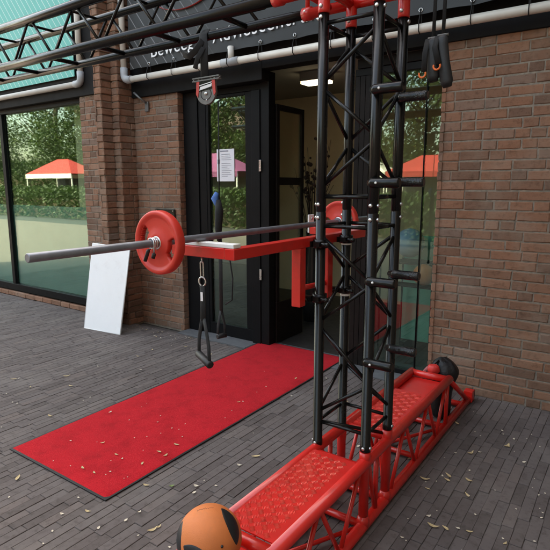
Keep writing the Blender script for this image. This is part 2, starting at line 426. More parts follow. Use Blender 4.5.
# pier left of the entrance
mb = MB(); brick_face(mb, (-4.43, YF), (1,0), (0,-1), .64, 0.0, 2.60, seed=21)
brick_face(mb, (-3.79, YF+.002), (0,1), (1,0), .078, 0, 2.38, seed=22, d=.03)
o = mb.build('brick_pier', 'brick', bl)
mb = MB(); mb.box((-4.44, YF+.0055, -.02),(-3.795, YF+.3, 2.60)); mb.build('mortar_bed', 'mortar', o)
# two stepped pilasters and the recessed wall beside the shop window
for (xl, xr, yf, yb, sd) in ((-4.528,-4.424,3.53,YF-.002,31), (-4.625,-4.525,3.40,3.528,41)):
    mb = MB(); brick_face(mb, (xl, yf), (1,0), (0,-1), xr-xl, 0, 3.6, seed=sd, toothed=True, wild=False, d=.02)
    brick_face(mb, (xr, yf+.001), (0,1), (1,0), yb-yf, 0, 3.6, seed=sd+1, toothed=True, d=.02)
    if sd == 41: brick_face(mb, (xl, 3.598), (0,-1), (-1,0), .198, 0, 3.6, seed=sd+2, toothed=True, d=.02)
    o = mb.build('pilaster', 'brick', bl)
    mb = MB(); mb.box((xl+.010, yf+.0105, -.02),(xr-.0105, YF+.2, 3.6)); mb.build('mortar_bed', 'mortar', o)
mb = MB(); brick_face(mb, (-5.17, 3.60), (1,0), (0,-1), .55, 0, 2.45, seed=51)
o = mb.build('window_pier', 'brick', bl)
mb = MB(); mb.box((-5.165, 3.6055, -.02),(-4.622, 3.9, 2.45)); mb.build('mortar_bed', 'mortar', o)
mb = MB(); brick_face(mb, (-9.2, 3.62), (1,0), (0,-1), 4.02, 0, .075, seed=52)
mb.build('plinth', 'brick', bl)
# dark fascia band above openings
mb = MB(); mb.box((-1.9, 3.712, 2.452),(1.155, 3.80, 3.70)); mb.box((-4.42, 3.70, 2.382),(-2.747, 3.83, 3.70)); mb.box((-2.7465, 3.701, 2.47),(-1.9005, 3.83, 3.70)); mb.box((-4.420,3.693,2.602),(-3.78,3.712,3.7))
mb.box((-1.9, 3.80, 2.382),(-1.2, 3.83, 2.452))
mb.build('fascia', 'fascia', bl, bevel=.004)
mb = MB(); mb.box((-9.2, 3.58, 2.452),(-4.635, 3.83, 3.70)); mb.build('fascia', 'fascia', bl, bevel=.004)
# storeys above, sides and back: closed body of the building
mb = MB()
mb.box((-11, 3.84, 3.70),(8, 10.5, 12.0)); mb.build('upper_wall', 'mortar', bl)
mb = MB(); mb.box((-11.2,3.64,12.0),(8.2,10.7,12.25)); mb.build('roof', 'roof', bl)
mb = MB(); mb.box((-11,6.3,-.02),(8,10.5,3.7)); mb.box((-11,3.84,-.02),(-9.2,6.3,3.7)); mb.box((2.0,3.74,-.02),(8,6.3,3.7)); mb.build('side_wall', 'mortar', bl)
mb = MB(); mb.box((1.16,-6.0,-.02),(8,3.70,9.0)); mb.build('added_shade_wing', 'mortar', bl)  # unseen wing, added to block sky light and darken the right side
mb = MB(); mb.box((-2.3,2.75,3.80),(1.15,3.70,3.90)); mb.build('added_shade_awning', 'fascia', bl)  # unseen overhang, added to shade the upper wall and the banner
# interior
mb = MB(); mb.box((-5.6,6.15,0),(2.0,6.298,2.66)); mb.box((-5.75,3.92,0),(-5.6,6.298,2.66)); mb.box((-1.19,4.05,0),(1.98,4.2,2.66)); mb.build('interior_wall', 'int_wall', bl)
mb = MB(); mb.box((-5.6,3.86,2.66),(2.0,6.15,2.74)); mb.build('interior_ceiling', 'int_ceil', bl)
mb = MB(); mb.box((-5.75,3.93,-.02),(2.0,6.3,.004)); mb.build('interior_floor', 'int_floor', bl)
o = MB().box((-3.07,4.80,2.57),(-2.76,4.98,2.659)).build('ceiling_light', 'int_ceil', bl); MB().box((-3.06,4.81,2.545),(-2.77,4.97,2.57)).build('diffuser', 'lamp', o)
# entrance: frames
mb = MB(); mb.box((-3.788,3.80,.0),(-3.60,3.90,2.38)); mb.box((-3.598,3.812,0),(-3.505,3.885,2.325)); mb.box((-3.598,3.81,2.327),(-2.84,3.90,2.38));
fr = mb.build('entrance_frame', 'frame', bl, bevel=.004)
MB().box((-1.92,3.81,2.327),(-1.19,3.90,2.38)).build('window_head', 'frame', bl, bevel=.004)
mb = MB(); mb.box((-2.935,3.79,0),(-2.84,3.90,2.325)); mb.box((-2.838,3.80,0),(-2.745,3.90,2.469)); fr2 = mb.build('door_jamb', 'frame', bl, bevel=.004)
for z in (1.62, .63): MB().box((-2.845,3.783,z),(-2.822,3.789,z+.10)).build('lock_plate', 'steel', fr2, bevel=.001)
# fixed/closed door leaf with pane
mb = MB(); mb.box((-3.503,3.815,.008),(-2.94,3.865,.125)); mb.box((-3.022,3.815,.127),(-2.94,3.865,2.325)); mb.box((-3.503,3.815,.127),(-3.47,3.865,2.325)); mb.box((-3.468,3.815,2.30),(-3.024,3.865,2.325))
dl = mb.build('glass_door', 'frame', bl, bevel=.003)
MB().box((-3.468,3.835,.127),(-3.024,3.843,2.298)).build('pane', 'glass', dl)
# inner leaf standing open into the hall
mb = MB(); X0, X1 = -2.772, -2.735
mb.box((X0,3.91,.01),(X1,4.37,.40)); mb.box((X0,3.91,.402),(X1,3.955,2.21)); mb.box((X0,4.325,.402),(X1,4.37,2.21)); mb.box((X0,3.957,2.16),(X1,4.323,2.21)); mb.box((X0,3.957,1.50),(X1,4.323,1.57))
dl = mb.build('open_door', 'panel', bl, bevel=.003)
mb = MB(); mb.box((X0+.012,3.957,.402),(X1-.012,4.323,1.498)); mb.box((X0+.012,3.957,1.572),(X1-.012,4.323,2.158)); mb.build('pane', 'doorglass', dl)
# timber panel between entrance and display window
mb = MB()
for k in range(4): mb.box((-1.915+k*.044,3.80,.0),(-1.915+k*.044+.0415,3.88,2.325))
mb.box((-1.915,3.82,0),(-1.74,3.89,2.325)); mb.build('timber_panel', 'panel', bl, bevel=.003)
# display window right of it
mb = MB(); mb.box((-1.735,3.815,.0),(-1.20,3.885,.045)); mb.box((-1.738,3.82,.047),(-1.715,3.88,2.325)); mb.box((-1.232,3.82,.047),(-1.20,3.88,2.325)); mb.box((-1.36,3.83,.047),(-1.352,3.87,2.325))
wn = mb.build('display_window', 'frame', bl, bevel=.003)
mb = MB(); mb.box((-1.713,3.838,.047),(-1.362,3.846,2.325)); mb.box((-1.350,3.838,.047),(-1.234,3.846,2.325)); mb.build('pane', 'glass', wn)
# shop window at the left
mb = MB(); mb.box((-9.2,3.64,.077),(-5.175,3.74,.165)); mb.box((-9.2,3.64,2.40),(-5.175,3.74,2.45)); mb.box((-5.215,3.65,.167),(-5.175,3.73,2.398)); mb.box((-7.0,3.65,.167),(-6.93,3.73,2.398))
wn = mb.build('shop_window', 'frame', bl, bevel=.003)
MB().box((-9.1,3.705,.17),(-5.22,3.708,1.24)).build('window_film', 'film', wn)
mb = MB(); mb.box((-9.2,3.685,.167),(-7.002,3.695,2.398)); mb.box((-6.928,3.685,.167),(-5.217,3.695,2.398)); mb.build('pane', 'glass', wn)
# threshold
mb = MB()
for a, b in ((-3.785,-2.90),(-2.893,-1.9),(-1.893,-1.218)): mb.box((a,3.625,-.05),(b,3.815 if a>-1.9 else 3.93,.006))
tag(mb.build('threshold', 'slab', bevel=.002), kind='structure')
# pier fittings
nb = empty('name_plate', (-3.99,3.715,1.11), 'black glossy name plate on the brick pier behind the near weight plate', 'plaque')
MB().box((-4.133,3.704,1.112),(-3.857,3.724,1.258)).build('plate', 'darkglossy', nb, bevel=.003)
for x in (-4.115,-3.875):
    for z in (1.13,1.24): MB().tube((x,3.704,z),(x,3.699,z),.006,10).build('screw', 'steel', nb)
cb = empty('wall_bracket', (-4.26,3.72,2.26), 'small grey metal bracket high on the brick pier', 'bracket')
mb = MB(); mb.box((-4.235,3.708,2.235),(-4.185,3.726,2.33)); mb.build('back_plate', 'greymetal', cb, bevel=.002)
MB().path([(-4.21,3.70,2.32),(-4.26,3.66,2.37),(-4.31,3.64,2.42)], .011, 10).build('arm', 'greymetal', cb)

# ------------------------------------------------------------------ banners on their pipe frames
YP = 3.6; PR = .030
bn = empty('shop_banner', (-4.30, YP, 2.62), 'black vinyl shop banner with white lettering laced to a pipe frame over the entrance', 'banner')
mb = MB()
nx, nz = 60, 10
V = []; F = []
for side in (0,1):
    for i in range(nx+1):
        for j in range(nz+1):
            u = i/nx; x = -4.30+u*6.2; z = 2.622+(j/nz)*1.18
            sag = .010*abs(math.sin(x*PI/.335)) if j == 0 else 0
            V.append((x, YP-.002+.006*math.sin(x*7+z*3)*math.sin(z*5)+side*.003, z+sag))
n1 = (nx+1)*(nz+1)
for side in (0,1):
    for i in range(nx):
        for j in range(nz):
            a = side*n1+i*(nz+1)+j; F.append((a,a+1,a+nz+2,a+nz+1))
mb.add(V, F, True); mb.build('sheet', 'banner', bn)
cu = bpy.data.curves.new('lettering', 'FONT'); cu.body = 'Beweeg & Adviescentrum'; cu.size = .178; cu.extrude = .0012; cu.space_character = 1.09
to = bpy.data.objects.new('lettering', cu); COL.objects.link(to); to.rotation_euler = (R(90),0,0)
dg = bpy.context.evaluated_depsgraph_get(); me = bpy.data.meshes.new_from_object(to.evaluated_get(dg)); bpy.data.objects.remove(to)
wid = max(v.co.x for v in me.vertices); k = (1.87-(-3.96)-3.72)/wid*1.0
for v in me.vertices:
    x, y, z = v.co; v.co = (-3.985+x*(1.90/wid)+4.30, -.014+(-z), 2.700+y*.90-2.62+.016*(x/wid*1.90))
me.materials.clear(); me.materials.append(M['letter'])
lo = bpy.data.objects.new('lettering', me); COL.objects.link(lo); lo.parent = bn
mb = MB(); cx, cz, ra, rz = -3.53, 3.27, .42, .215
mb.path([(cx+ra*math.cos(t), YP-.013, cz+rz*math.sin(t)) for t in [PI*1.08+k*(PI*.86)/24 for k in range(25)]], 1, 8, flat=(.004,.022,(0,1,0))); mb.build('logo_line', 'signred', bn)
mb = MB(); xs = -4.385
mb.path([(xs,YP-.01,3.9),(xs,YP-.01,2.60)], PR, 16); mb.path([(xs+.07,YP-.01,2.535),(1.9,YP-.01,2.535)], PR, 16)
pf = mb.build('pipe_frame', 'pvc', bn)
MB().path([(xs,YP-.01,2.655),(xs,YP-.01,2.59),(xs+.006,YP-.01,2.565),(xs+.02,YP-.01,2.547),(xs+.045,YP-.01,2.536),(xs+.11,YP-.01,2.535)], PR*1.22, 16).build('elbow', 'elbow', pf)
MB().path([(-2.99,YP-.01,2.535),(-2.99,YP-.01,2.66)], PR*.9, 14).build('spacer', 'pvc', pf)
MB().path([(-1.86,YP-.01,2.535),(-1.86,YP-.01,2.66)], PR*.9, 14).build('spacer', 'pvc', pf)
MB().path([(-3.09,YP-.01,2.535),(-2.90,YP-.01,2.535)], PR*1.15, 16).build('coupling', 'elbow', pf)
x = -4.02
while x < 1.8:
    mb = MB()
    mb.path([(x,YP-.012,2.655),(x+.004,YP-.046,2.56),(x+.003,YP-.045,2.515),(x,YP-.01,2.499),(x,YP+.026,2.52),(x,YP+.02,2.56),(x,YP+.008,2.655)], .0035, 6)
    t = mb.build('lacing', 'webbing', bn)
    MB().path([(x+.012*math.cos(a*PI/6),YP-.008,2.652+.012*math.sin(a*PI/6)) for a in range(12)], .0035, 6, closed=True).build('eyelet', 'steel', t)
    x += .335
tb = empty('teal_banner', (-5.2, YP-.02, 2.62), 'teal banner with pale diagonal stripes over the left shop window', 'banner')
mb = MB(); mb.box((-9.2,3.555,2.66),(-5.165,3.562,3.75)); mb.build('sheet', 'teal', tb)
mb = MB(); xs = -5.055; mb.path([(xs,3.555,3.9),(xs,3.555,2.64)], PR, 16); mb.path([(xs-.07,3.555,2.575),(-9.2,3.555,2.575)], PR, 16)
pf = mb.build('pipe_frame', 'pvc', tb)
MB().path([(xs,3.555,2.695),(xs,3.555,2.63),(xs-.006,3.555,2.605),(xs-.02,3.555,2.587),(xs-.045,3.555,2.576),(xs-.11,3.555,2.575)], PR*1.22, 16).build('elbow', 'elbow', pf)

# notice on the door glass
nt_ = empty('paper_notice', (-3.27,3.83,1.53), 'white printed paper notice stuck on the glass of the closed door', 'notice')
MB().box((-3.385,3.8315,1.535),(-3.17,3.834,1.835)).build('sheet', 'paper', nt_)
mb = MB(); r = random.Random(5)
for k in range(13):
    z = 1.785-k*.017
    if k == 4: continue
    mb.box((-3.325,3.8300,z),(-3.325+r.uniform(.07,.125),3.8312,z+.004))
mb.box((-3.375,3.8300,1.70),(-3.345,3.8312,1.74)); mb.box((-3.34,3.8300,1.81),(-3.24,3.8312,1.822)); mb.build('print', 'ink', nt_)

# ------------------------------------------------------------------ inside the shop
vp = empty('vase_of_twigs', (-2.92,4.85,.0), 'dark vase of dried twigs and seed heads standing in the hall', 'plant')
MB().lathe([(0,.005),(.09,.005),(.12,.25),(.10,.6),(.06,.92),(.07,1.0),(.055,1.0),(.05,.9)], Matrix.Translation((-2.92,4.85,0)), 20).build('vase', 'vase', vp)
mb = MB(); mh = MB(); r = random.Random(9)
for k in range(26):
    a = r.uniform(0,2*PI); e = r.uniform(.05,.30); h = r.uniform(.45,1.0)
    p = [(-2.92+.03*math.cos(a), 4.85+.03*math.sin(a), .9), (-2.92+e*.5*math.cos(a), 4.85+e*.5*math.sin(a), 1.0+h*.5), (-2.92+e*math.cos(a+.3), 4.85+e*math.sin(a+.3), 1.0+h)]
    mb.path(p, [.005,.004,.0025], 5)
    for q in range(3):
        t = r.uniform(.3,1); mh.ball((p[1][0]+(p[2][0]-p[1][0])*t+r.uniform(-.03,.03), p[1][1]+(p[2][1]-p[1][1])*t, p[1][2]+(p[2][2]-p[1][2])*t+r.uniform(0,.03)), r.uniform(.012,.024), 7, 5)
mb.build('twigs', 'twig', vp); mh.build('seed_heads', 'twig', vp)['kind'] = 'stuff'
o = MB().ball((-1.60,4.30-.02,1.03-.02), .125, 28, 18).build('exercise_ball', 'ballblue', origin=(-1.6,4.28,.88)); tag(o, 'pale blue exercise ball behind the display window glass', 'ball')
o = MB().ball((-1.36,4.0-.03,.80), .085, 28, 18).build('exercise_ball', 'ballorange', origin=(-1.36,3.97,.71)); tag(o, 'orange exercise ball behind the display window glass', 'ball')
gp = empty('room_divider', (-1.5,4.02,0), 'low sea green room divider standing inside behind the display window', 'room divider')
MB().box((-1.73,4.45,.10),(-1.20,4.47,1.06)).build('panel', 'seagreen', gp, bevel=.003)
for x in (-1.66,-1.27): MB().box((x-.02,4.35,.004),(x+.02,4.57,.10)).build('foot', 'frame', gp)
sh = empty('ball_rack', (-1.48,4.02,.0), 'thin dark rack carrying the exercise balls behind the window', 'rack')
mb = MB(); mb.box((-1.70,3.90,.70),(-1.26,4.04,.712)); mb.box((-1.70,4.15,.842),(-1.26,4.42,.855)); mb.build('shelf', 'frame', sh)
for x in (-1.70,-1.27):
    for y in (3.91,4.40): MB().tube((x,y,.004),(x,y,.90),.008,8).build('post', 'frame', sh)

# ------------------------------------------------------------------ carpet and leaning board
mb = MB()
c0 = [(-2.835,1.372),(-1.967,1.377),(-1.985,3.90),(-2.885,3.905)]
cp = empty('red_carpet', (-2.4,2.6,0), 'long red carpet runner leading over the paving to the entrance', 'carpet')
inn = [(-2.824,1.384),(-1.978,1.389),(-1.996,3.893),(-2.875,3.897)]
from mathutils import noise as mnoise
nu, nv = 44, 130; V = []; F = []
for i in range(nu+1):
    for j in range(nv+1):
        a, b = i/nu, j/nv
        x = (inn[0][0]*(1-a)+inn[1][0]*a)*(1-b)+(inn[3][0]*(1-a)+inn[2][0]*a)*b; y = (inn[0][1]*(1-a)+inn[1][1]*a)*(1-b)+(inn[3][1]*(1-a)+inn[2][1]*a)*b
        ed = min(a, 1-a, 1) if True else 0
        if i in (0,nu): x += .0035*mnoise.noise((x*3, y*6, 1.0))
        z = .0118+.0018*mnoise.noise((x*3.1, y*2.3, 0))+.0007*mnoise.noise((x*17, y*17, 3))
        V.append((x, y, z if (0 < i < nu and 0 < j < nv) else .0088))
for i in range(nu):
    for j in range(nv): a = i*(nv+1)+j; F.append((a, a+nv+1, a+nv+2, a+1))
mb.add(V, F, True); mb.build('pile', 'carpet', cp)
mb = MB(); mb.prism([(x,y,.0035) for x,y in c0], (0,0,.0055)); mb.build('edging', 'rubber', cp, bevel=.001)
wb = empty('white_board', (-4.45,3.2,0), 'blank white rectangular board leaning against the brick pilasters', 'board')
A, B, C, D = Vector((-4.731,3.181,.003)), Vector((-4.205,3.233,.003)), Vector((-4.168,3.372,.87)), Vector((-4.724,3.345,.89))
n_ = (B-A).cross(D-A).normalized()
mb = MB(); mb.prism([A,B,C,D], -n_*.012); mb.build('panel', 'white', wb, bevel=.001)
mb = MB()
for p, q in ((A,B),(B,C),(C,D),(D,A)): mb.path([p-n_*.006, q-n_*.006], .0075, 8)
mb.build('edge_trim', 'liner', wb)

# ------------------------------------------------------------------ the training rig
rig = empty('training_rig', (-1.0,2.0,0), 'black and red outdoor training rig with truss tower, overhead truss and chequer plate base', 'training rig')
XL, XR, Y0, Y1 = -1.103, -.867, 1.90, 2.135
corners = {'FL':(XL,Y0), 'FR':(XR,Y0), 'BL':(XL,Y1), 'BR':(XR,Y1)}
join = {'FL':.335, 'FR':.378, 'BL':.315, 'BR':.385}
RT = .0215
for kx, (x, y) in corners.items():
    mb = MB(); jz = join[kx]
    mb.path([(x,y,jz),(x,y,jz+.002),(x,y,jz+.03),(x,y,jz+.031),(x,y,1.385),(x,y,1.386),(x,y,1.392),(x,y,1.393),(x,y,2.165)], [RT*.98,RT*1.05,RT*1.05,RT,RT,RT*.95,RT*.95,RT,RT], 28)
    po = mb.build('tower_post', 'black', rig)
    dx = 1 if kx[1] == 'R' else -1; dy = -1 if kx[0] == 'F' else 1
    for z in (1.42,1.365,jz+.018,2.15):
        for (ux, uy) in ((0,dy),(dx,0)):
            MB().lathe([(0,.006),(.006,.006),(.008,.003),(.008,-.003)], Matrix.Translation((x+ux*RT,y+uy*RT,z)) @ Vector((ux,uy,0)).to_track_quat('Z','Y').to_matrix().to_4x4(), 10).build('bolt', 'steel', po)
    if kx == 'BL':
        for z in (1.245,1.005): MB().lathe([(RT+.0008,-.016),(RT+.0008,.016)], Matrix.Translation((x,y,z)), 28).build('sticker', 'liner', po)
    mb = MB(); mb.path([(x,y,.03),(x,y,jz-.055),(x,y,jz-.03),(x,y,jz-.002)], [RT,RT,RT*1.12,RT*1.12], 24); mb.path([(x,y,.026),(x,y,.055),(x,y,.075)], [RT*1.35,RT*1.3,RT], 20)
    mb.build('base_post', 'red', rig)
    mb = MB(); mb.path([(x,y,2.167),(x,y,2.18),(x,y,2.56)], [RT*1.12,RT*1.12,RT*1.12], 24); pt = mb.build('corner_post', 'red', rig)
    MB().lathe([(0,.006),(.006,.006),(.008,.003),(.008,-.003)], Matrix.Translation((x,y-RT*1.12,2.19)) @ Vector((0,-1,0)).to_track_quat('Z','Y').to_matrix().to_4x4(), 10).build('bolt', 'steel', pt)
BR_ = .0080
def brace(a, b, m='black', r=BR_, name='lattice_brace'): MB().tube(a, b, r, 14).build(name, m, rig)
faces = (('FL','FR'),('BR','FR'),('FL','BL'),('BR','BL'))          # first post carries the A nodes
segs = ([2.10,1.895,1.68,1.48],[1.30,1.105,.905,.675,.49])
for a, b in faces:
    pa, pb = corners[a], corners[b]
    for z in (2.13,1.452,1.33,.452): brace((*pa,z),(*pb,z))
    for k, sg in enumerate(segs):
        onb = (k == 0)
        for i in range(len(sg)-1):
            z0, z1 = sg[i], sg[i+1]
            st, en = (pb, pa) if onb else (pa, pb)
            brace((*st,z0-.010),(*en,z1+.010)); onb = not onb
brace((XL,Y0,.452),(XR,Y1,.36))
# pegs on the right-hand posts
for i, z in enumerate((1.852,1.508,1.122,.785)):
    for j, y in enumerate((Y0-.006,Y1-.008)):
        zz = z if j == 0 else (1.852,1.512,1.12,.785)[i]
        xx = XR-.004 if j == 0 else XR+.006
        mb = MB(); yy = y-.026
        mb.path([(xx,yy,zz),(xx+.004,yy,zz),(xx+.012,yy,zz),(xx+.118,yy,zz),(xx+.124,yy,zz)], [.010,.017,.0195,.0195,.015], 20)
        mb.path([(XR,y-.03,zz),(XR,y+.006,zz)], .014, 14)
        pg = mb.build('grip_peg', 'shinyblack' if j else 'black', rig)
        if j == 0: MB().ball((xx+.035,yy-.0195,zz), .0050, 10, 6).build('bolt', 'liner', pg)
# red corner cube at the tower head and its stubs
for z in (2.262,2.495):
    for a, b in faces:
        pa, pb = corners[a], corners[b]; MB().tube((*pa,z),(*pb,z),.0205,20).build('corner_rail', 'red', rig)
    for y in (Y0,Y1):
        mb = MB(); mb.path([(XL,y,z),(-1.30,y,z),(-1.301,y,z),(-1.345,y,z)], [RT,RT*1.05,.0285,.0285], 22); st = mb.build('corner_stub', 'red', rig)
        MB().ball((-1.325,y-RT*1.1,z+.006), .007, 10, 6).build('bolt', 'steel', st)
for y in (Y0,Y1):
    brace((-1.325,y,2.495),(XL,y,2.275),'red',.0105,'corner_brace'); brace((-1.325,y,2.262),(-1.325,y,2.495),'red',.0105,'corner_brace')
for z in (2.262,2.495): brace((-1.20,Y0,z),(-1.20,Y1,z),'red',.0125,'corner_brace')
# overhead truss running left from the tower
XE = -4.6
for y in (Y0,Y1):
    for z in (2.262,2.495): MB().path([(-1.346,y,z),(-1.40,y,z),(-1.401,y,z),(XE,y,z)], [.0235,.0235,.0268,.0268] if y == Y0 else [.0205,.0205,.0225,.0225], 24).build('overhead_tube', 'black', rig)
nodes = [-1.58+-.4565*i for i in range(7)]      # bottom nodes
for i, x in enumerate(nodes):
    xt = x-.228
    for y in (Y0,Y1):
        brace((x-.012,y,2.262),(xt+.012,y,2.495),name='overhead_brace'); 
        if i+1 < len(nodes): brace((xt-.012,y,2.495),(nodes[i+1]+.012,y,2.262),name='overhead_brace')
    brace((x-.085,Y0,2.262),(x-.085,Y1,2.262),r=.0125,name='overhead_strut')
    brace((xt-.10,Y0,2.495),(xt-.10,Y1,2.495),name='overhead_strut')
# short arm of the head to the right that carries the hanging straps
for y in (Y0,Y1):
    MB().tube((XR,y,2.495),(-.35,y,2.495),RT,20).build('overhead_tube', 'black', rig)
brace((-.37,Y0,2.495),(-.37,Y1,2.495),name='overhead_strut')
for x in (-.68,-.64): brace((x,Y0,2.495),(x,Y1,2.495),name='overhead_strut',r=.008)
# base: rails
BZ, TZ, RR = .026, .325, .0245
BX0, BX1 = XL+.002, XR+.002
for x in (BX0, BX1):
    MB().path([(x,.945,TZ),(x,3.09,TZ)], RR, 24).build('top_rail', 'red', rig)
    MB().path([(x,.44,BZ),(x,3.60,BZ)], RR, 24).build('bottom_rail', 'red', rig)
    for (ya, yb) in ((.96,.50),(3.075,3.55)): MB().tube((x,ya,TZ),(x,yb,BZ),.0165,16).build('end_leg', 'red', rig)
    for yb in (.41,3.56): 
        e = MB().box((x-.03,yb,.006),(x+.03,yb+.06,.085)).build('end_plate', 'red', rig, bevel=.004)
        MB().box((x-.022,yb-.014 if yb < 1 else yb+.062,.012),(x+.026,yb-.002 if yb < 1 else yb+.09,.075)).build('foot_cap', 'rubber', e, bevel=.004)
    ys = [1.00,1.17,1.34,1.51,1.68,1.855]
    for i in range(5): brace((x,ys[i],TZ if i % 2 == 1 else BZ),(x,ys[i+1],BZ if i % 2 == 1 else TZ),'red',.0095,'base_brace')
    ys = [2.19,2.36,2.53,2.70,2.87,3.02]
    for i in range(5): brace((x,ys[i],TZ if i % 2 == 1 else BZ),(x,ys[i+1],BZ if i % 2 == 1 else TZ),'red',.0095,'base_brace')
    for y in (.985,3.055,2.018): brace((x,y,BZ),(x,y,TZ),'red',.0115,'base_brace')
    brace((x,2.018,BZ),(x,Y0+.03,TZ),'red',.0095,'base_brace')
for y, z, rr in ((.955,TZ,RR*.9),(1.215,TZ,RR*.9),(3.07,TZ,RR*.9),(1.868,TZ-.01,.017),(2.175,TZ-.004,.019),(.60,BZ,.019),(1.45,BZ,.015),(1.9,BZ,.017),(2.135,BZ,.017),(2.60,BZ,.015),(3.05,BZ,.017),(3.45,BZ,.019)):
    MB().tube((BX0,y,z),(BX1,y,z),rr,20).build('cross_tube', 'red', rig)
brace((BX0,1.45,BZ),(BX1,1.9,BZ),'red',.0095,'base_brace'); brace((BX0,2.6,BZ),(BX1,2.135,BZ),'red',.0095,'base_brace'); brace((BX0,2.6,BZ),(BX1,3.05,BZ),'red',.0095,'base_brace')
# chequer plates: quintets of raised lens bars, alternate groups turned a right angle
def tread(y0, y1, z):
    mb = MB(); xa, xb = BX0+.008, BX1-.008
    mb.box((xa,y0,z-.005),(xb,y1,z))
    P_ = .0305; row = 0; y = y0+.018
    while y < y1-.014:
        c = 0; x = xa+.022+(P_/2 if False else 0)
        while x < xb-.016:
            turn = (row+c) % 2
            for q in range(5):
                o_ = (q-2)*.0054; ln = .0128
                ux, uy = (.7071,.7071) if turn else (.7071,-.7071)
                px, py = (-uy, ux)
                cx_, cy_ = x+px*o_, y+py*o_
                wv = .0018
                V = [(cx_-ux*ln,cy_-uy*ln,z+.0001),(cx_-px*wv,cy_-py*wv,z+.0001),(cx_+ux*ln,cy_+uy*ln,z+.0001),(cx_+px*wv,cy_+py*wv,z+.0001),(cx_-ux*ln*.55,cy_-uy*ln*.55,z+.0026),(cx_+ux*ln*.55,cy_+uy*ln*.55,z+.0026)]
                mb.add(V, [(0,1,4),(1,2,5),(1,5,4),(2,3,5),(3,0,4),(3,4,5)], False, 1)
            x += P_; c += 1
        y += P_; row += 1
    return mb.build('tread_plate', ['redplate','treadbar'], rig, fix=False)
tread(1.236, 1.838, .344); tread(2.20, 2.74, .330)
mb = MB(); mb.box((BX0+.012,2.742,.300),(BX1-.012,3.05,.306)); mb.box((BX0+.012,2.742,.3065),(BX1-.012,2.748,.330)); mb.build('smooth_plate', 'redplate', rig)
MB().box((BX0+.02,1.838,.300),(BX1-.02,1.843,.3435)).build('plate_lip', 'redplate', rig)
MB().box((BX0+.012,.975,.308),(BX1-.012,1.195,.314)).build('smooth_plate', 'redplate', rig)
# arms that carry the barbell
XA = -1.148
mb = MB(); mb.box((XA-.022,1.354,1.243),(XA+.022,2.39,1.283)); ar = mb.build('bar_arm', 'red', rig, bevel=.003)
for y in (1.376,2.368):
    mb = MB(); mb.box((-1.43,y-.022,1.2435),(XA-.0225,y+.022,1.2832)); cr = mb.build('cross_arm', 'red', rig, bevel=.003)
    MB().box((-1.405,y-.020,1.284),(XA+.018,y+.020,1.2985)).build('liner', 'liner', cr, bevel=.002)
    mb = MB(); mb.box((-1.440,y-.026,1.25),(-1.4315,y+.026,1.345)); ep = mb.build('end_stop', 'liner', cr, bevel=.002)
    MB().tube((-1.4312,y,1.325),(-1.424,y,1.325),.008,10).build('bolt', 'steel', ep)
for y in (1.80,2.035):
    MB().box((XA-.0215,y-.022,.995),(XA+.0215,y+.022,1.2425)).build('arm_upright', 'red', rig, bevel=.003)
MB().tube((XA,1.80,1.07),(XA,2.035,1.06),.012,12).build('arm_tie', 'red', rig)
for (x, y) in ((XL,Y0),(XL,Y1)):
    for z in (1.255,1.02):
        mb = MB(); mb.lathe([(RT+.0015,-.018),(RT+.010,-.018),(RT+.010,.018),(RT+.0015,.018)], Matrix.Translation((x,y,z)), 24)
        s_ = -1
        mb.box((x-.055,y-.05 if y == Y0 else y-.05,z-.012),(x-.015,y-.028,z+.012)); mb.box((x-.01,y-.045,z-.010),(x+.02,y-.018,z+.010))
        mb.path([(x+.012,y-.03,z),(x+.05,y-.034,z)], .008, 10); mb.ball((x+.052,y-.034,z), .011, 10, 8)
        mb.path([(x-.03,y-.045,z),(x-.03,y-.075,z-.004)], .007, 10)
        cl = mb.build('clamp', 'black', rig, bevel=.0)
        MB().lathe([(0,.004),(.007,.004),(.008,0)], Matrix.Translation((x-.05,y-.052,z)) @ Vector((0,-1,0)).to_track_quat('Z','Y').to_matrix().to_4x4(), 8).build('bolt', 'steel', cl)

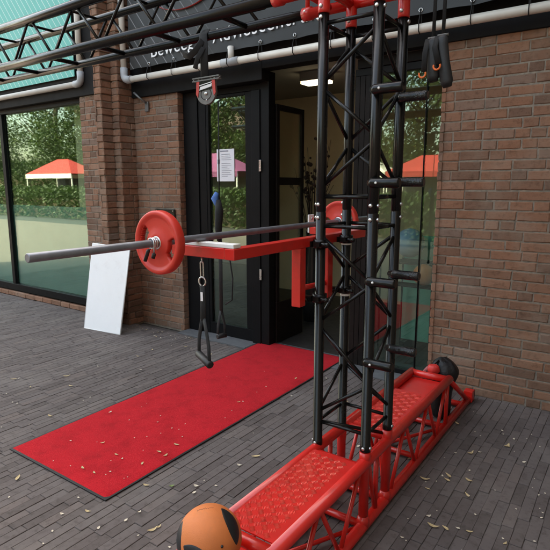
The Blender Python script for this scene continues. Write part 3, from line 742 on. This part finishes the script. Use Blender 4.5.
# ------------------------------------------------------------------ barbell and plates
XB, ZB, BRD = -1.30, 1.3115, .0128
bb = empty('barbell', (XB,1.8,ZB), 'grey steel barbell lying across the red arms of the rig', 'barbell')
MB().path([(XB,.72,ZB),(XB,.722,ZB),(XB,2.85,ZB),(XB,2.852,ZB)], [BRD*.85,BRD,BRD,BRD*.85], 24).build('shaft', 'barsteel', bb)
for y in (1.205,2.405): MB().path([(XB,y,ZB),(XB,y+.012,ZB)], BRD*1.5, 20).build('stop_collar', 'barsteel', bb)
def weight_plate(y, label, rot):
    t = empty('weight_plate', (XB,y,ZB), label, 'weight plate', 'red weight plates on the barbell')
    radii = [.0165,.028,.032,.046,.050,.060,.070,.080,.084,.090,.094,.101,.104,.1065]
    half  = [.0150,.0150,.0135,.0110,.0100,.0095,.0095,.0100,.0110,.0160,.0175,.0175,.0150,.0100]
    na = 96; V = []; nr = len(radii)
    for sd in (-1,1):
        for i in range(nr):
            for k in range(na):
                a = 2*PI*k/na; V.append((XB+radii[i]*math.cos(a), y+sd*half[i], ZB+radii[i]*math.sin(a)))
    def hole(i, k):
        a = (k+.5)/na*360
        for c in (164+rot, -16+rot):
            d = (a-c+180) % 360-180
            if 4 <= i < 8 and abs(d) < 30-(4 if i in (4,7) else 0): return True
        return False
    id_ = lambda s_, i, k: (0 if s_ < 0 else nr*na)+i*na+k % na
    F = []; W = []
    for i in range(nr-1):
        for k in range(na):
            if hole(i,k): continue
            F.append((id_(-1,i,k),id_(-1,i+1,k),id_(-1,i+1,k+1),id_(-1,i,k+1))); F.append((id_(1,i,k),id_(1,i,k+1),id_(1,i+1,k+1),id_(1,i+1,k)))
            for (di, dk, e) in ((1,0,((i+1,k),(i+1,k+1))),(-1,0,((i,k),(i,k+1))),(0,1,((i,k+1),(i+1,k+1))),(0,-1,((i,k),(i+1,k)))):
                if 0 <= i+di < nr-1 and hole(i+di,(k+dk) % na):
                    (a0,b0),(a1,b1) = e; F.append((id_(-1,a0,b0),id_(-1,a1,b1),id_(1,a1,b1),id_(1,a0,b0)))
    for k in range(na):
        F.append((id_(-1,nr-1,k),id_(1,nr-1,k),id_(1,nr-1,k+1),id_(-1,nr-1,k+1))); F.append((id_(-1,0,k),id_(-1,0,k+1),id_(1,0,k+1),id_(1,0,k)))
    mb = MB(); mb.add(V, F, True); dsk = mb.build('disc', 'redrubber', t)
    for c in (164+rot, -16+rot):
        mb = MB()
        for q in range(-5,6):
            a = R(c+q*4.6); mb.tube((XB+.0835*math.cos(a),y-.0095,ZB+.0835*math.sin(a)),(XB+.0835*math.cos(a),y+.0095,ZB+.0835*math.sin(a)),.0022,8)
        mb.build('grip_rib', 'redrubber', t)['kind'] = 'stuff'
    mx_ = Matrix.Translation((XB,y,ZB)) @ Matrix.Rotation(R(90),4,'X')
    MB().lathe([(.0135,-.0165),(.021,-.0165),(.0225,-.0150),(.0225,.0150),(.021,.0165),(.0135,.0165)], mx_, 28).build('hub', 'steel', t)
    return t
weight_plate(1.178, 'red two grip weight plate on the near end of the barbell', 0)
weight_plate(2.435, 'red weight plate on the far end of the barbell behind the tower', 30)
for (y, lab, sg) in ((1.147,'spring clip with black grips in front of the near weight plate',-1),(2.468,'spring clip with black grips behind the far weight plate',1)):
    sc_ = empty('spring_clip', (XB,y,ZB), lab, 'clip', 'spring clips on the barbell')
    pts = [(XB+(BRD+.004)*math.cos(a*PI/10), y-.008+.0008*a*.5, ZB+(BRD+.004)*math.sin(a*PI/10)) for a in range(0,44)]
    e1 = pts[-1]; pts = [(XB+.020,y-.012,ZB-.030)]+pts+[(XB-.028,y+.01,ZB-.026)]
    MB().path(pts, .0028, 8).build('coil', 'steel', sc_)
    for (ax, az, bx, bz, yy) in ((-.024,-.022,-.044,-.062,y+.004),(.020,-.030,.014,-.046,y-.012)):
        MB().path([(XB+ax,yy,ZB+az),(XB+ax*.9+bx*.1,yy,ZB+az*.9+bz*.1),(XB+bx,yy,ZB+bz)], [.004,.0065,.0065], 12).build('grip', 'rubber', sc_)

# ------------------------------------------------------------------ hanging straps
def handle_strap(name, top, zc, zs, zh, label, hw, ang, yaw, chain):
    x, y, zt = top
    t = empty(name, (x,y,zt), label, 'strap', 'handle straps hanging from the rig')
    c, s = math.cos(yaw), math.sin(yaw)
    dx, dy = c*hw/2, s*hw/2
    if chain:
        mb = MB(); lk = [(x+.007*math.cos(a), y, zt-.028+(.023 if math.sin(a) > 0 else -.023)+.007*math.sin(a)) for a in [2*PI*k/20 for k in range(20)]]
        mb.path(lk, .0026, 8, closed=True); mb.path([(x,y,zt+.022),(x,y,zt-.004)], .003, 8); mb.build('chain_link', 'steel', t)
        mb = MB(); mb.path([(x+.0165*math.cos(a), y, zt-.0725+.0165*math.sin(a)) for a in [2*PI*k/24 for k in range(24)]], .0030, 8, closed=True); mb.build('ring', 'steel', t)
        MB().box((x-.005,y-.006,zt-.145),(x+.006,y-.0045,zt-.112)).build('care_tag', 'paper', t)
    mb = MB(); mb.path([(x,y,zc),(x+.002,y,(zc+zs)/2),(x,y,zs)], 1, 10, flat=(.028,.006,(0,1,0)))
    mb.build('strap', 'webbing', t)
    for sg in (-1,1):
        zz = zh+sg*ang
        mb = MB(); mb.path([(x+sg*.004,y,zs+.01),(x+sg*dx*.55,y+sg*dy*.55,zs-.035),(x+sg*dx*.9,y+sg*dy*.9,(zs+zz)/2-.01),(x+sg*dx,y+sg*dy,zz)], 1, 10, flat=(.018,.005,(0,1,0)))
        mb.build('strap_side', 'webbing', t)
    mb = MB(); mb.path([(x-dx*1.18,y-dy*1.18,zh-ang*1.18),(x-dx*1.1,y-dy*1.1,zh-ang*1.1),(x,y,zh),(x+dx*1.1,y+dy*1.1,zh+ang*1.1),(x+dx*1.18,y+dy*1.18,zh+ang*1.18)], [.010,.0145,.0135,.0145,.010], 16)
    mb.build('handle', 'rubber', t); return t
handle_strap('suspension_strap', (-1.298,1.376,1.222), 1.136, 1.00, .851, 'black strap with open triangle handle hanging from a chain link under the near cross arm', .100, -.006, R(-24), True)
t = handle_strap('suspension_strap', (-1.862,2.12,1.93), 1.40, .80, .665, 'black strap hanging on a cord from the round pulley, blue clip at mid height', .05, .0, R(75), False)
MB().path([(-1.850,2.115,1.93),(-1.862,2.12,1.40)], .0035, 8).build('cord', 'webbing', t)
mb = MB(); mb.path([(-1.875,2.12,1.46),(-1.885,2.11,1.43),(-1.86,2.115,1.37)], [.012,.020,.010], 10); mb.build('clip', 'blue', t)
mb = MB(); mb.path([(-1.862,2.115,1.42),(-1.850,2.105,1.36),(-1.862,2.11,1.27),(-1.865,2.118,1.2)], [.014,.024,.02,.012], 10); mb.build('bundle', 'webbing', t)
MB().path([(-1.855,2.12,1.2),(-1.80,2.12,1.14),(-1.775,2.12,1.0),(-1.782,2.12,.88),(-1.83,2.12,.85)], .004, 8).build('loop_cord', 'webbing', t)
# round pulley with its strap
px_, py_ = -1.925, 2.11
pu = empty('strap_pulley', (px_,py_,2.06), 'grey round strap pulley with red sides hanging by a black strap from the overhead truss', 'pulley')
mb = MB(); mb.path([(px_-.012,py_+.025+RT+.004,2.265),(px_-.012,py_+.02,2.292),(px_-.012,py_-.005,2.262),(px_-.012,py_-.002,2.16),(px_-.012,py_,2.05)], 1, 10, flat=(.056,.006,(0,1,0)), cap=True); mb.build('hanging_strap', 'webbing', pu)
mb = MB(); mb.path([(px_-.012,py_-.01,2.235),(px_-.05,py_-.02,2.19),(px_-.10,py_-.02,2.165),(px_-.155,py_-.01,2.185)], 1, 10, flat=(.034,.005,(0,1,.5))); mb.path([(px_-.01,py_-.008,2.2),(px_-.04,py_-.02,2.15),(px_-.062,py_-.02,2.10)], 1, 10, flat=(.03,.005,(0,1,.3))); mb.build('loose_strap', 'webbing', pu)
mb = MB(); mb.box((px_-.078,py_-.010,2.050),(px_+.078,py_+.010,2.056)); mb.box((px_-.078,py_-.010,2.036),(px_+.078,py_+.010,2.042))
for sx in (-1,1):
    mb.path([(px_+sx*.062+.014*math.cos(a*PI/8),py_,2.046+.010*math.sin(a*PI/8)) for a in range(16)], .0036, 8, closed=True); mb.path([(px_+sx*.035+.009*math.cos(a*PI/8),py_,2.046+.008*math.sin(a*PI/8)) for a in range(16)], .003, 8, closed=True)
mb.build('top_bracket', 'greymetal', pu)
prof = [(-.052,2.036),(.052,2.036)]+[(.056*math.cos(a),1.978+.062*math.sin(a)) for a in [-k*PI/20 for k in range(0,21)]]
mb = MB(); mb.prism([(px_+a,py_-.006,b) for a,b in prof], (0,.014,0)); mb.build('housing', 'greymetal', pu, bevel=.002)
mb = MB()
for sx in (-1,1): mb.prism([(px_+sx*.0535,py_-.009,2.034),(px_+sx*.036,py_-.009,2.034),(px_+sx*.041,py_-.009,1.985),(px_+sx*.047,py_-.009,1.955),(px_+sx*.0575,py_-.009,1.972)][::sx], (0,.0028,0))
mb.build('side_flash', 'signred', pu)
mb = MB(); mb.prism([(px_-.035,py_-.009,2.034),(px_+.035,py_-.009,2.034),(px_+.039,py_-.009,1.994),(px_-.039,py_-.009,1.985)], (0,.0027,0)); mb.build('label', 'darkglossy', pu)
mb = MB(); mb.prism([(px_-.036,py_-.0105,1.990),(px_+.034,py_-.0105,2.003),(px_+.038,py_-.0105,2.018),(px_-.030,py_-.0105,2.007)], (0,.0013,0)); mb.prism([(px_-.036,py_-.0105,2.012),(px_+.036,py_-.0105,2.023),(px_+.036,py_-.0105,2.027),(px_-.036,py_-.0105,2.016)], (0,.0013,0)); mb.build('label_band', 'letter', pu)
mb = MB(); mb.lathe([(0,.006),(.007,.006),(.009,.001)], Matrix.Translation((px_+.001,py_-.006,1.972)) @ Matrix.Rotation(R(90),4,'X'), 14); mb.lathe([(0,.004),(.003,.004),(.004,.001)], Matrix.Translation((px_+.003,py_-.006,1.938)) @ Matrix.Rotation(R(90),4,'X'), 10); mb.build('bolt', 'steel', pu)
mb = MB(); mb.path([(px_+.030*math.cos(a*PI/16),py_-.0065,1.970+.030*math.sin(a*PI/16)) for a in range(32)], .0016, 6, closed=True); mb.build('dial_ring', 'frame', pu)
for ch in pu.children:
    if 'strap' not in ch.name: ch.scale = (1.2,1,1.0)
# padded arm straps at the right
for (x, y, zt, zb, lean, ring, lab) in ((-.700,2.02,2.035,1.884,.006,(-.728,1.912),'padded black hanging strap with an orange ring, the left and lower of the pair'),(-.664,2.02,2.040,1.860,.022,(-.674,1.934),'padded black hanging strap with an orange ring, the right one nearer the brick wall')):
    t = empty('padded_strap', (x,y,2.04), lab, 'strap', 'padded straps hanging right of the tower')
    MB().path([(x,y,2.487),(x+.001,y,2.25),(x,y,zt)], 1, 8, flat=(.014,.004,(0,1,0))).build('hanging_strap', 'webbing', t)
    mb = MB(); mb.path([(x-.002,y,zt+.006),(x-.002,y,zt-.004),(x-.002,y,zt-.03),(x+lean*.3,y,(zt+zb)/2),(x+lean,y,zb+.02),(x+lean+.004,y,zb)], [.55,.95,1,1,1.05,.7], 14, flat=(.046,.030,(0,1,0))); pd = mb.build('pad', 'rubber', t)
    mb = MB(); mb.path([(x-.018,y-.006,zt+.002),(x-.022,y-.02,(zt+ring[1])/2+.015),(ring[0]+.004,y-.018,ring[1]+.008)], 1, 10, flat=(.022,.008,(0,1,0))); mb.build('side_strap', 'webbing', t)
    mb = MB(); mb.path([(ring[0]+.0125*math.cos(a), y-.024, ring[1]+.0125*math.sin(a)) for a in [R(-205)+R(230)*k/20 for k in range(21)]], .0035, 8); mb.build('ring', 'orange', t)
    MB().tube((x-.02,y,zt+.006),(x+.02,y,zt+.006),.005,8).build('buckle', 'greymetal', t)

# ------------------------------------------------------------------ medicine ball
BRr = .1007; bc = Vector((-1.0017,1.0657,.314+BRr))
mball = empty('medicine_ball', (bc.x,bc.y,.314), 'orange medicine ball with black lens shaped panels on the near end of the red base', 'ball')
MB().ball(bc, BRr, 64, 44).build('skin', 'ballskin', mball)
camv = (Vector((0,0,1.5))-bc).normalized(); rt = Vector((0,0,1)).cross(camv).normalized(); up_ = camv.cross(rt)
def patch(u, v, ang, la, wa, lift=.0012):
    w_ = math.sqrt(max(0,1-u*u-v*v)); c = (rt*u+up_*v+camv*w_).normalized()
    tz = (rt-c*rt.dot(c)).normalized(); ty = c.cross(tz)
    ax = tz*math.cos(ang)+ty*math.sin(ang); bx = c.cross(ax)
    mb = MB(); n = 26; mseg = 12; V = []; F = []
    for i in range(n+1):
        s = -1+2*i/n; half = wa*(1-abs(s)**2.3)+.001
        for j in range(mseg+1):
            q = -1+2*j/mseg; a = s*la; b = q*half
            d = (c*math.cos(a)+ax*math.sin(a)); d = (d*math.cos(b)+bx*math.sin(b)).normalized()
            edge = max(abs(q)**6, abs(s)**10); V.append(bc+d*(BRr+lift*(1-edge)-.0006*edge))
    for i in range(n):
        for j in range(mseg): a = i*(mseg+1)+j; F.append((a,a+1,a+mseg+2,a+mseg+1))
    mb.add(V, F, True); mb.build('panel', 'ballpanel', mball)
patch(.72,.33,R(-58),.62,.30); patch(-.42,-.42,R(-20),.5,.27); patch(-.2,.3,R(0),.01,.01) if False else None
patch(-.95,.05,R(80),.55,.28); patch(.25,-.90,R(-30),.5,.27)
mb = MB(); d = (rt*.36-up_*.25+camv*.9).normalized(); mb.ball(bc+d*BRr, .0045, 10, 6); mb.build('valve', 'ballpanel', mball)
mb = MB()
for k in range(9):
    a = -.36+.03*k; d = (rt*(-.34+.055*k)+up_*(.73+.02*math.sin(k))+camv*.52).normalized()
    d2 = (rt*(-.34+.055*k+.03)+up_*(.77+.02*math.sin(k*2))+camv*.5).normalized(); mb.tube(bc+d*(BRr-.0002), bc+d2*(BRr-.0002), .0008, 6)
mb.build('worn_print', 'ballpanel', mball)

# ------------------------------------------------------------------ bag behind the far end of the base
bg = empty('sports_bag', (-.955,3.235,0), 'slumped black sports bag with a red pouch at the brick wall behind the platform end', 'bag')
def blob(rings, n=20, seed=1, jit=.06):
    r = random.Random(seed); V = []; F = []
    for (z, cx, cy, rx, ry) in rings:
        for k in range(n):
            a = 2*PI*k/n; q = 1+r.uniform(-jit,jit); V.append((cx+rx*q*math.cos(a), cy+ry*q*math.sin(a), z+r.uniform(-.004,.004)))
    for i in range(len(rings)-1):
        for k in range(n): F.append((i*n+k, i*n+(k+1) % n, (i+1)*n+(k+1) % n, (i+1)*n+k))
    F.append(list(range(n))[::-1]); F.append([(len(rings)-1)*n+k for k in range(n)])
    return MB().add(V, F, True)
BX, BY = -.955, 3.235
o = blob([(.004,BX,BY,.05,.05),(.03,BX,BY,.066,.065),(.14,BX,BY,.072,.070),(.23,BX,BY,.078,.075),(.275,BX,BY,.094,.08),(.315,BX+.004,BY,.100,.08),(.345,BX+.012,BY,.086,.072),(.372,BX+.010,BY,.066,.06),(.394,BX+.004,BY,.044,.044),(.404,BX,BY,.014,.014)], 18, 4, .11).build('sack', 'bag', bg)
md = o.modifiers.new('sub','SUBSURF'); md.levels = 1; md.render_levels = 2
mb = MB(); mb.path([(BX-.01,BY-.045,.395),(BX-.035,BY-.075,.365),(BX-.05,BY-.088,.32),(BX-.03,BY-.09,.27)], 1, 10, flat=(.022,.006,(1,0,0))); mb.build('carry_strap', 'webbing', bg)
o = blob([(.318,BX-.028,BY-.095,.026,.024),(.328,BX-.028,BY-.095,.038,.034),(.350,BX-.028,BY-.095,.042,.036),(.370,BX-.028,BY-.095,.036,.032),(.378,BX-.028,BY-.095,.022,.020)], 20, 8, .06).build('pouch', 'pouch', bg)
md = o.modifiers.new('sub','SUBSURF'); md.levels = 1; md.render_levels = 2
mb = MB(); mb.path([(BX-.055,BY-.115,.362),(BX-.075,BY-.12,.335),(BX-.085,BY-.118,.30),(BX-.065,BY-.11,.285)], 1, 8, flat=(.018,.005,(0,1,0))); mb.path([(BX-.03,BY-.135,.33),(BX-.05,BY-.138,.30),(BX-.03,BY-.13,.28)], 1, 8, flat=(.014,.005,(0,1,0))); mb.build('pouch_strap', 'pouchstrap', bg)
o = blob([(.20,BX-.03,BY-.08,.04,.03),(.22,BX-.03,BY-.08,.058,.042),(.285,BX-.025,BY-.08,.064,.046),(.312,BX-.02,BY-.08,.045,.034),(.320,BX-.02,BY-.08,.015,.015)], 20, 12, .08).build('side_pocket', 'bag', bg)
md = o.modifiers.new('sub','SUBSURF'); md.levels = 1; md.render_levels = 2

# ------------------------------------------------------------------ fallen leaves, each one its own object
def leaf_mesh(name, L_, W_, curl, m, seed):
    r = random.Random(seed); V = []; F = []; n = 8
    for i in range(n+1):
        s = i/n; half = W_/2*math.sin(PI*min(1,s*1.0)**.8)+.0003
        bend = curl*(s-.5)**2*4*L_; side = (s-.5)**2*L_*r.uniform(.3,.6)
        for q in (-1,0,1): V.append(((s-.5)*L_, q*half+side, .0016+bend+abs(q)*half*.35))
    for i in range(n):
        for j in range(2): a = i*3+j; F.append((a,a+1,a+4,a+3))
    me = bpy.data.meshes.new(name); me.from_pydata(V, [], F); me.materials.append(M[m])
    for p in me.polygons: p.use_smooth = True
    a = me.attributes.new('rnd','FLOAT','FACE')
    return me
lm = [leaf_mesh('dry_leaf',.036,.013,.12,'leafdry',1), leaf_mesh('dry_leaf',.026,.013,.2,'leafpale',2), leaf_mesh('dry_leaf',.046,.014,.16,'leafdry',3), leaf_mesh('small_petal',.014,.008,.15,'leafpale',4), leaf_mesh('small_petal',.009,.006,.1,'leafpale',5), leaf_mesh('green_leaf',.028,.016,.2,'leafgreen',6)]
def lay(x, y, kind, a, on_carpet, sc=1.0):
    names = ['dry_leaf','dry_leaf','dry_leaf','petal','petal','green_leaf']
    o = bpy.data.objects.new(names[kind], lm[kind]); COL.objects.link(o)
    o.location = (x,y,.0142 if on_carpet else .0022); o.rotation_euler = (0,0,a); o.scale = (sc,sc,sc)
    if kind == 5: tag(o, 'faded green leaf on the paving beside the carpet', 'leaf', 'green leaf')
    elif on_carpet: tag(o, 'small pale dry leaf or petal lying on the red carpet', 'leaf', 'dry leaves on the carpet')
    else: tag(o, 'small pale dry leaf or petal lying on the dark brick paving', 'leaf', 'dry leaves on the paving')
rl = random.Random(17)
for (x, y, kd, a, sc) in ((-.778,2.446,2,.3,1.15),(-.915,2.60,0,1.2,1.1),(-.828,3.187,2,2.4,1),(-1.912,1.58,0,.4,1),(-1.62,1.365,2,1.3,1.1),(-1.70,1.72,1,.2,1.2),(-1.62,1.78,3,.2,1.2),(-1.80,1.65,5,1.0,1),(-.62,2.10,2,.1,1.2),(-.57,2.12,0,2.6,1.1),(-.66,2.16,1,.9,1),(-1.97,1.28,0,.3,.9),(-1.36,1.72,0,1.6,1),(-1.45,1.55,1,.6,1.1),(-2.05,1.2,1,.4,.9)):
    lay(x, y, kd, a, False, sc)
def in_carpet(x, y, m=0): return -2.81+m < x < -1.99-m and 1.40+m < y < 3.62
k = 0
while k < 42:
    x, y = rl.uniform(-2.8,-2.0), 1.42+abs(rl.gauss(0,.75))
    if in_carpet(x,y,.03): lay(x, y, rl.choice([0,1,3,3,4,4,4]), rl.uniform(0,6.28), True, rl.uniform(.6,1)); k += 1
k = 0
while k < 135:
    if k % 3: x, y = rl.uniform(-3.9,-.45), rl.uniform(.9,3.5)
    else: x, y = rl.uniform(-.78,-.2), rl.uniform(1.7,3.3)
    if in_carpet(x,y,-.06) or (-1.15 < x < -.82 and y > .6): continue
    lay(x, y, rl.choice([0,1,1,2,3,3,3,4,4,4]), rl.uniform(0,6.28), False, rl.uniform(.6,1.25)); k += 1
k = 0
while k < 46:
    x, y = rl.uniform(-4.35,-3.5), 3.58-abs(rl.gauss(0,.10))
    lay(x, y, rl.choice([0,1,3,3,4]), rl.uniform(0,6.28), False, rl.uniform(.5,.9)); k += 1

# ------------------------------------------------------------------ across the street (what the panes reflect)
def make_tree(name, loc, h, cr, seed, label, n=20000):
    r = random.Random(seed); t = empty(name, loc, label, 'tree', 'street trees opposite the shop')
    x, y, z = loc; mb = MB()
    mb.path([(x,y,0),(x+.05,y,h*.2),(x-.05,y+.05,h*.45),(x,y,h*.72)], [.26,.2,.15,.07], 12)
    for k in range(9):
        a = r.uniform(0,2*PI); zb = h*r.uniform(.3,.6)
        mb.path([(x,y,zb),(x+cr*.45*math.cos(a),y+cr*.45*math.sin(a),zb+h*.12),(x+cr*.8*math.cos(a),y+cr*.8*math.sin(a),zb+h*.22)], [.09,.05,.02], 8)
    mb.build('trunk', 'bark', t)
    mb = MB(); cl = []
    for k in range(60):
        a = r.uniform(0,2*PI); q = cr*math.sqrt(r.random())*.95; zz = h*.24+(h*.70)*r.random(); q *= 1-.5*abs((zz-h*.50)/(h*.5))
        cl.append((x+q*math.cos(a), y+q*math.sin(a), zz, cr*r.uniform(.18,.34)))
    for k in range(n):
        c = r.choice(cl); d = Vector((r.gauss(0,1),r.gauss(0,1),r.gauss(0,.8))).normalized()*c[3]*(.55+.45*r.random())
        p = Vector(c[:3])+d; a = Vector((r.uniform(-1,1),r.uniform(-1,1),r.uniform(-.6,.6))).normalized(); b = a.orthogonal().normalized()
        sz = r.uniform(.05,.12); q = a.cross(b)
        mb.add([p-b*sz,p+q*sz*.5,p+b*sz,p-q*sz*.5], [(0,1,2,3)], False, 0, r.random())
    mb.build('crown', 'leaves', t, fix=False); return t
for i, (x, y, h, cr, lab) in enumerate(((-10.6,-16.0,10.5,3.5,'leafy street tree straight across from the display window'),(-14.2,-18.5,11,3.6,'broad street tree behind the white stall'),(-16.5,-13.5,10.5,3.8,'tall street tree behind the pink stall'),(-21.5,-15,11,3.9,'large street tree between the pink stall and the left red stall'),(-28,-12.5,11,3.9,'street tree at the far left end of the street'),(-2.0,-19,10,3.2,'street tree beyond the square behind the photographer'),(6,-18,10,3.4,'street tree at the right end of the square'),(-35,-15,11,4.0,'street tree beyond the far left stall'),(-42,-12,11,4.0,'outermost street tree at the left of the square'),(-19,-19,12,4.2,'tall tree by the hedge behind the pink stall'))):
    make_tree('street_tree', (x,y,0), h, cr, 60+i, lab)
def stall(loc, w, top, canopy, band, label, goods):
    x, y = loc; t = empty('market_stall', (x,y,0), label, 'market stall', 'market stalls across the street')
    mb = MB(); h0 = 2.05
    V = [(x-w/2,y-.9,h0),(x+w/2,y-.9,h0),(x+w/2,y+.9,h0),(x-w/2,y+.9,h0),(x-w*.12,y,top),(x+w*.12,y,top)]
    mb.add(V, [(0,1,5,4),(1,2,5),(2,3,4,5),(3,0,4)]); mb.build('canopy', canopy, t)
    mb = MB(); mb.box((x-w/2,y+.895,h0-.22),(x+w/2,y+.91,h0)); mb.box((x-w/2,y-.91,h0-.22),(x+w/2,y-.895,h0)); mb.build('valance', band, t)
    V = []; n_ = 24
    for i in range(n_+1):
        xx = x-w/2+.04+(w-.08)*i/n_; yy = y-.85+.05*math.sin(i*1.7); V += [(xx,yy,.35),(xx,yy,h0-.2)]
    mb = MB(); mb.add(V, [(2*i,2*i+1,2*i+3,2*i+2) for i in range(n_)], True); mb.build('back_cloth', 'stalldark', t, fix=False)
    for sx in (-1,1):
        for sy in (-1,1): MB().tube((x+sx*(w/2-.05),y+sy*.85,0),(x+sx*(w/2-.05),y+sy*.85,h0),.025,8).build('post', 'stallwhite', t)
    mb = MB(); mb.box((x-w/2+.1,y+.1,.72),(x+w/2-.1,y+.8,.78)); mb.box((x-w/2+.12,y+.12,0),(x+w/2-.12,y+.16,.72)); mb.build('counter', 'wood', t)
    r = random.Random(int(w*100)); 
    for k in range(goods):
        gx = x-w/2+.35+k*(w-.7)/max(1,goods-1); b_ = MB(); b_.box((gx-.15,y+.25,.785),(gx+.15,y+.6,.785+r.uniform(.15,.35)))
        tag(b_.build('goods_crate', ('wood','crateblue','stallwhite')[k % 3], origin=(gx,y+.4,.785), bevel=.01), ('brown crate at the left on the counter of the red stall across the square','bright blue crate in the middle of the red stall counter across the square','white crate at the right on the counter of the red stall across the square')[k], 'crate', 'crates on the market stalls')
stall((-7.2,-13.4), 3.0, 2.7, 'stallred', 'stallred', 'red topped market stall with a low peaked canopy', 3)
stall((-10.3,-13.8), 2.8, 2.7, 'stallwhite', 'stallwhite', 'white topped market stall with a low peaked canopy', 0)
stall((-15.5,-9.6), 4.2, 2.85, 'stallpink', 'stallpink', 'pink topped market stall with a low peaked canopy', 0)
stall((-24.5,-8.5), 4.0, 2.8, 'stallred', 'stallwhite', 'red topped market stall with white valance at the far left', 0)
def hedge(x0, x1, y, h, label, n, seed, s0=.08, s1=.22, dp=.35):
    r = random.Random(seed); t = empty('hedge', ((x0+x1)/2,y,0), label, 'hedge'); mb = MB()
    for k in range(n):
        p = Vector((r.uniform(x0,x1), y+r.gauss(0,dp), h*(1-r.random()**1.6)*r.uniform(.8,1.1)+.05)); a = Vector((r.uniform(-1,1),r.uniform(-1,1),r.uniform(-.6,.6))).normalized(); b = a.orthogonal().normalized(); sz = r.uniform(s0,s1); q = a.cross(b)
        mb.add([p-b*sz,p+q*sz*.5,p+b*sz,p-q*sz*.5], [(0,1,2,3)], False, 0, r.random()*.8)
    mb.build('foliage', 'leaves', t, fix=False)
    mb = MB(); mb.box((x0,y-.12,.01),(x1,y+.12,h*.7)); mb.build('twig_core', 'bark', t)
hedge(-75, 12, -19.5, 3.4, 'long clipped hedge along the grass behind the market stalls', 42000, 5)
hedge(-44, -14.6, -6.4, 1.30, 'low loose hedge at the left of the square, in front of the left red stall', 30000, 6, .04, .10, .3)
hedge(-13.6, -7.2, -6.6, 1.25, 'low loose hedge in the middle of the square, in front of the pink stall', 9000, 7, .04, .10, .3)
hedge(-6.2, -1.5, -6.4, 1.15, 'low loose hedge at the right of the square, nearest the display window', 7000, 8, .04, .10, .3)
hb = empty('row_house', (-36,-30,0), 'long pale row house with a dark roof beyond the trees', 'house')
MB().box((-52,-36,0),(-20,-30,6.2)).build('wall', 'houseplaster', hb)
mb = MB(); mb.prism([(-52.3,-36.3,6.2),(-52.3,-29.7,6.2),(-52.3,-33,9.2)], (32.6,0,0)); mb.build('roof', 'roof', hb)
for x in range(-50,-22,4):
    for z in (.9,3.7):
        f_ = MB().box((x,-30.06,z),(x+1.6,-29.98,z+1.5)).build('window', 'stallwhite', hb); MB().box((x+.1,-29.97,z+.1),(x+1.5,-29.95,z+1.4)).build('pane', 'windowdark', f_)
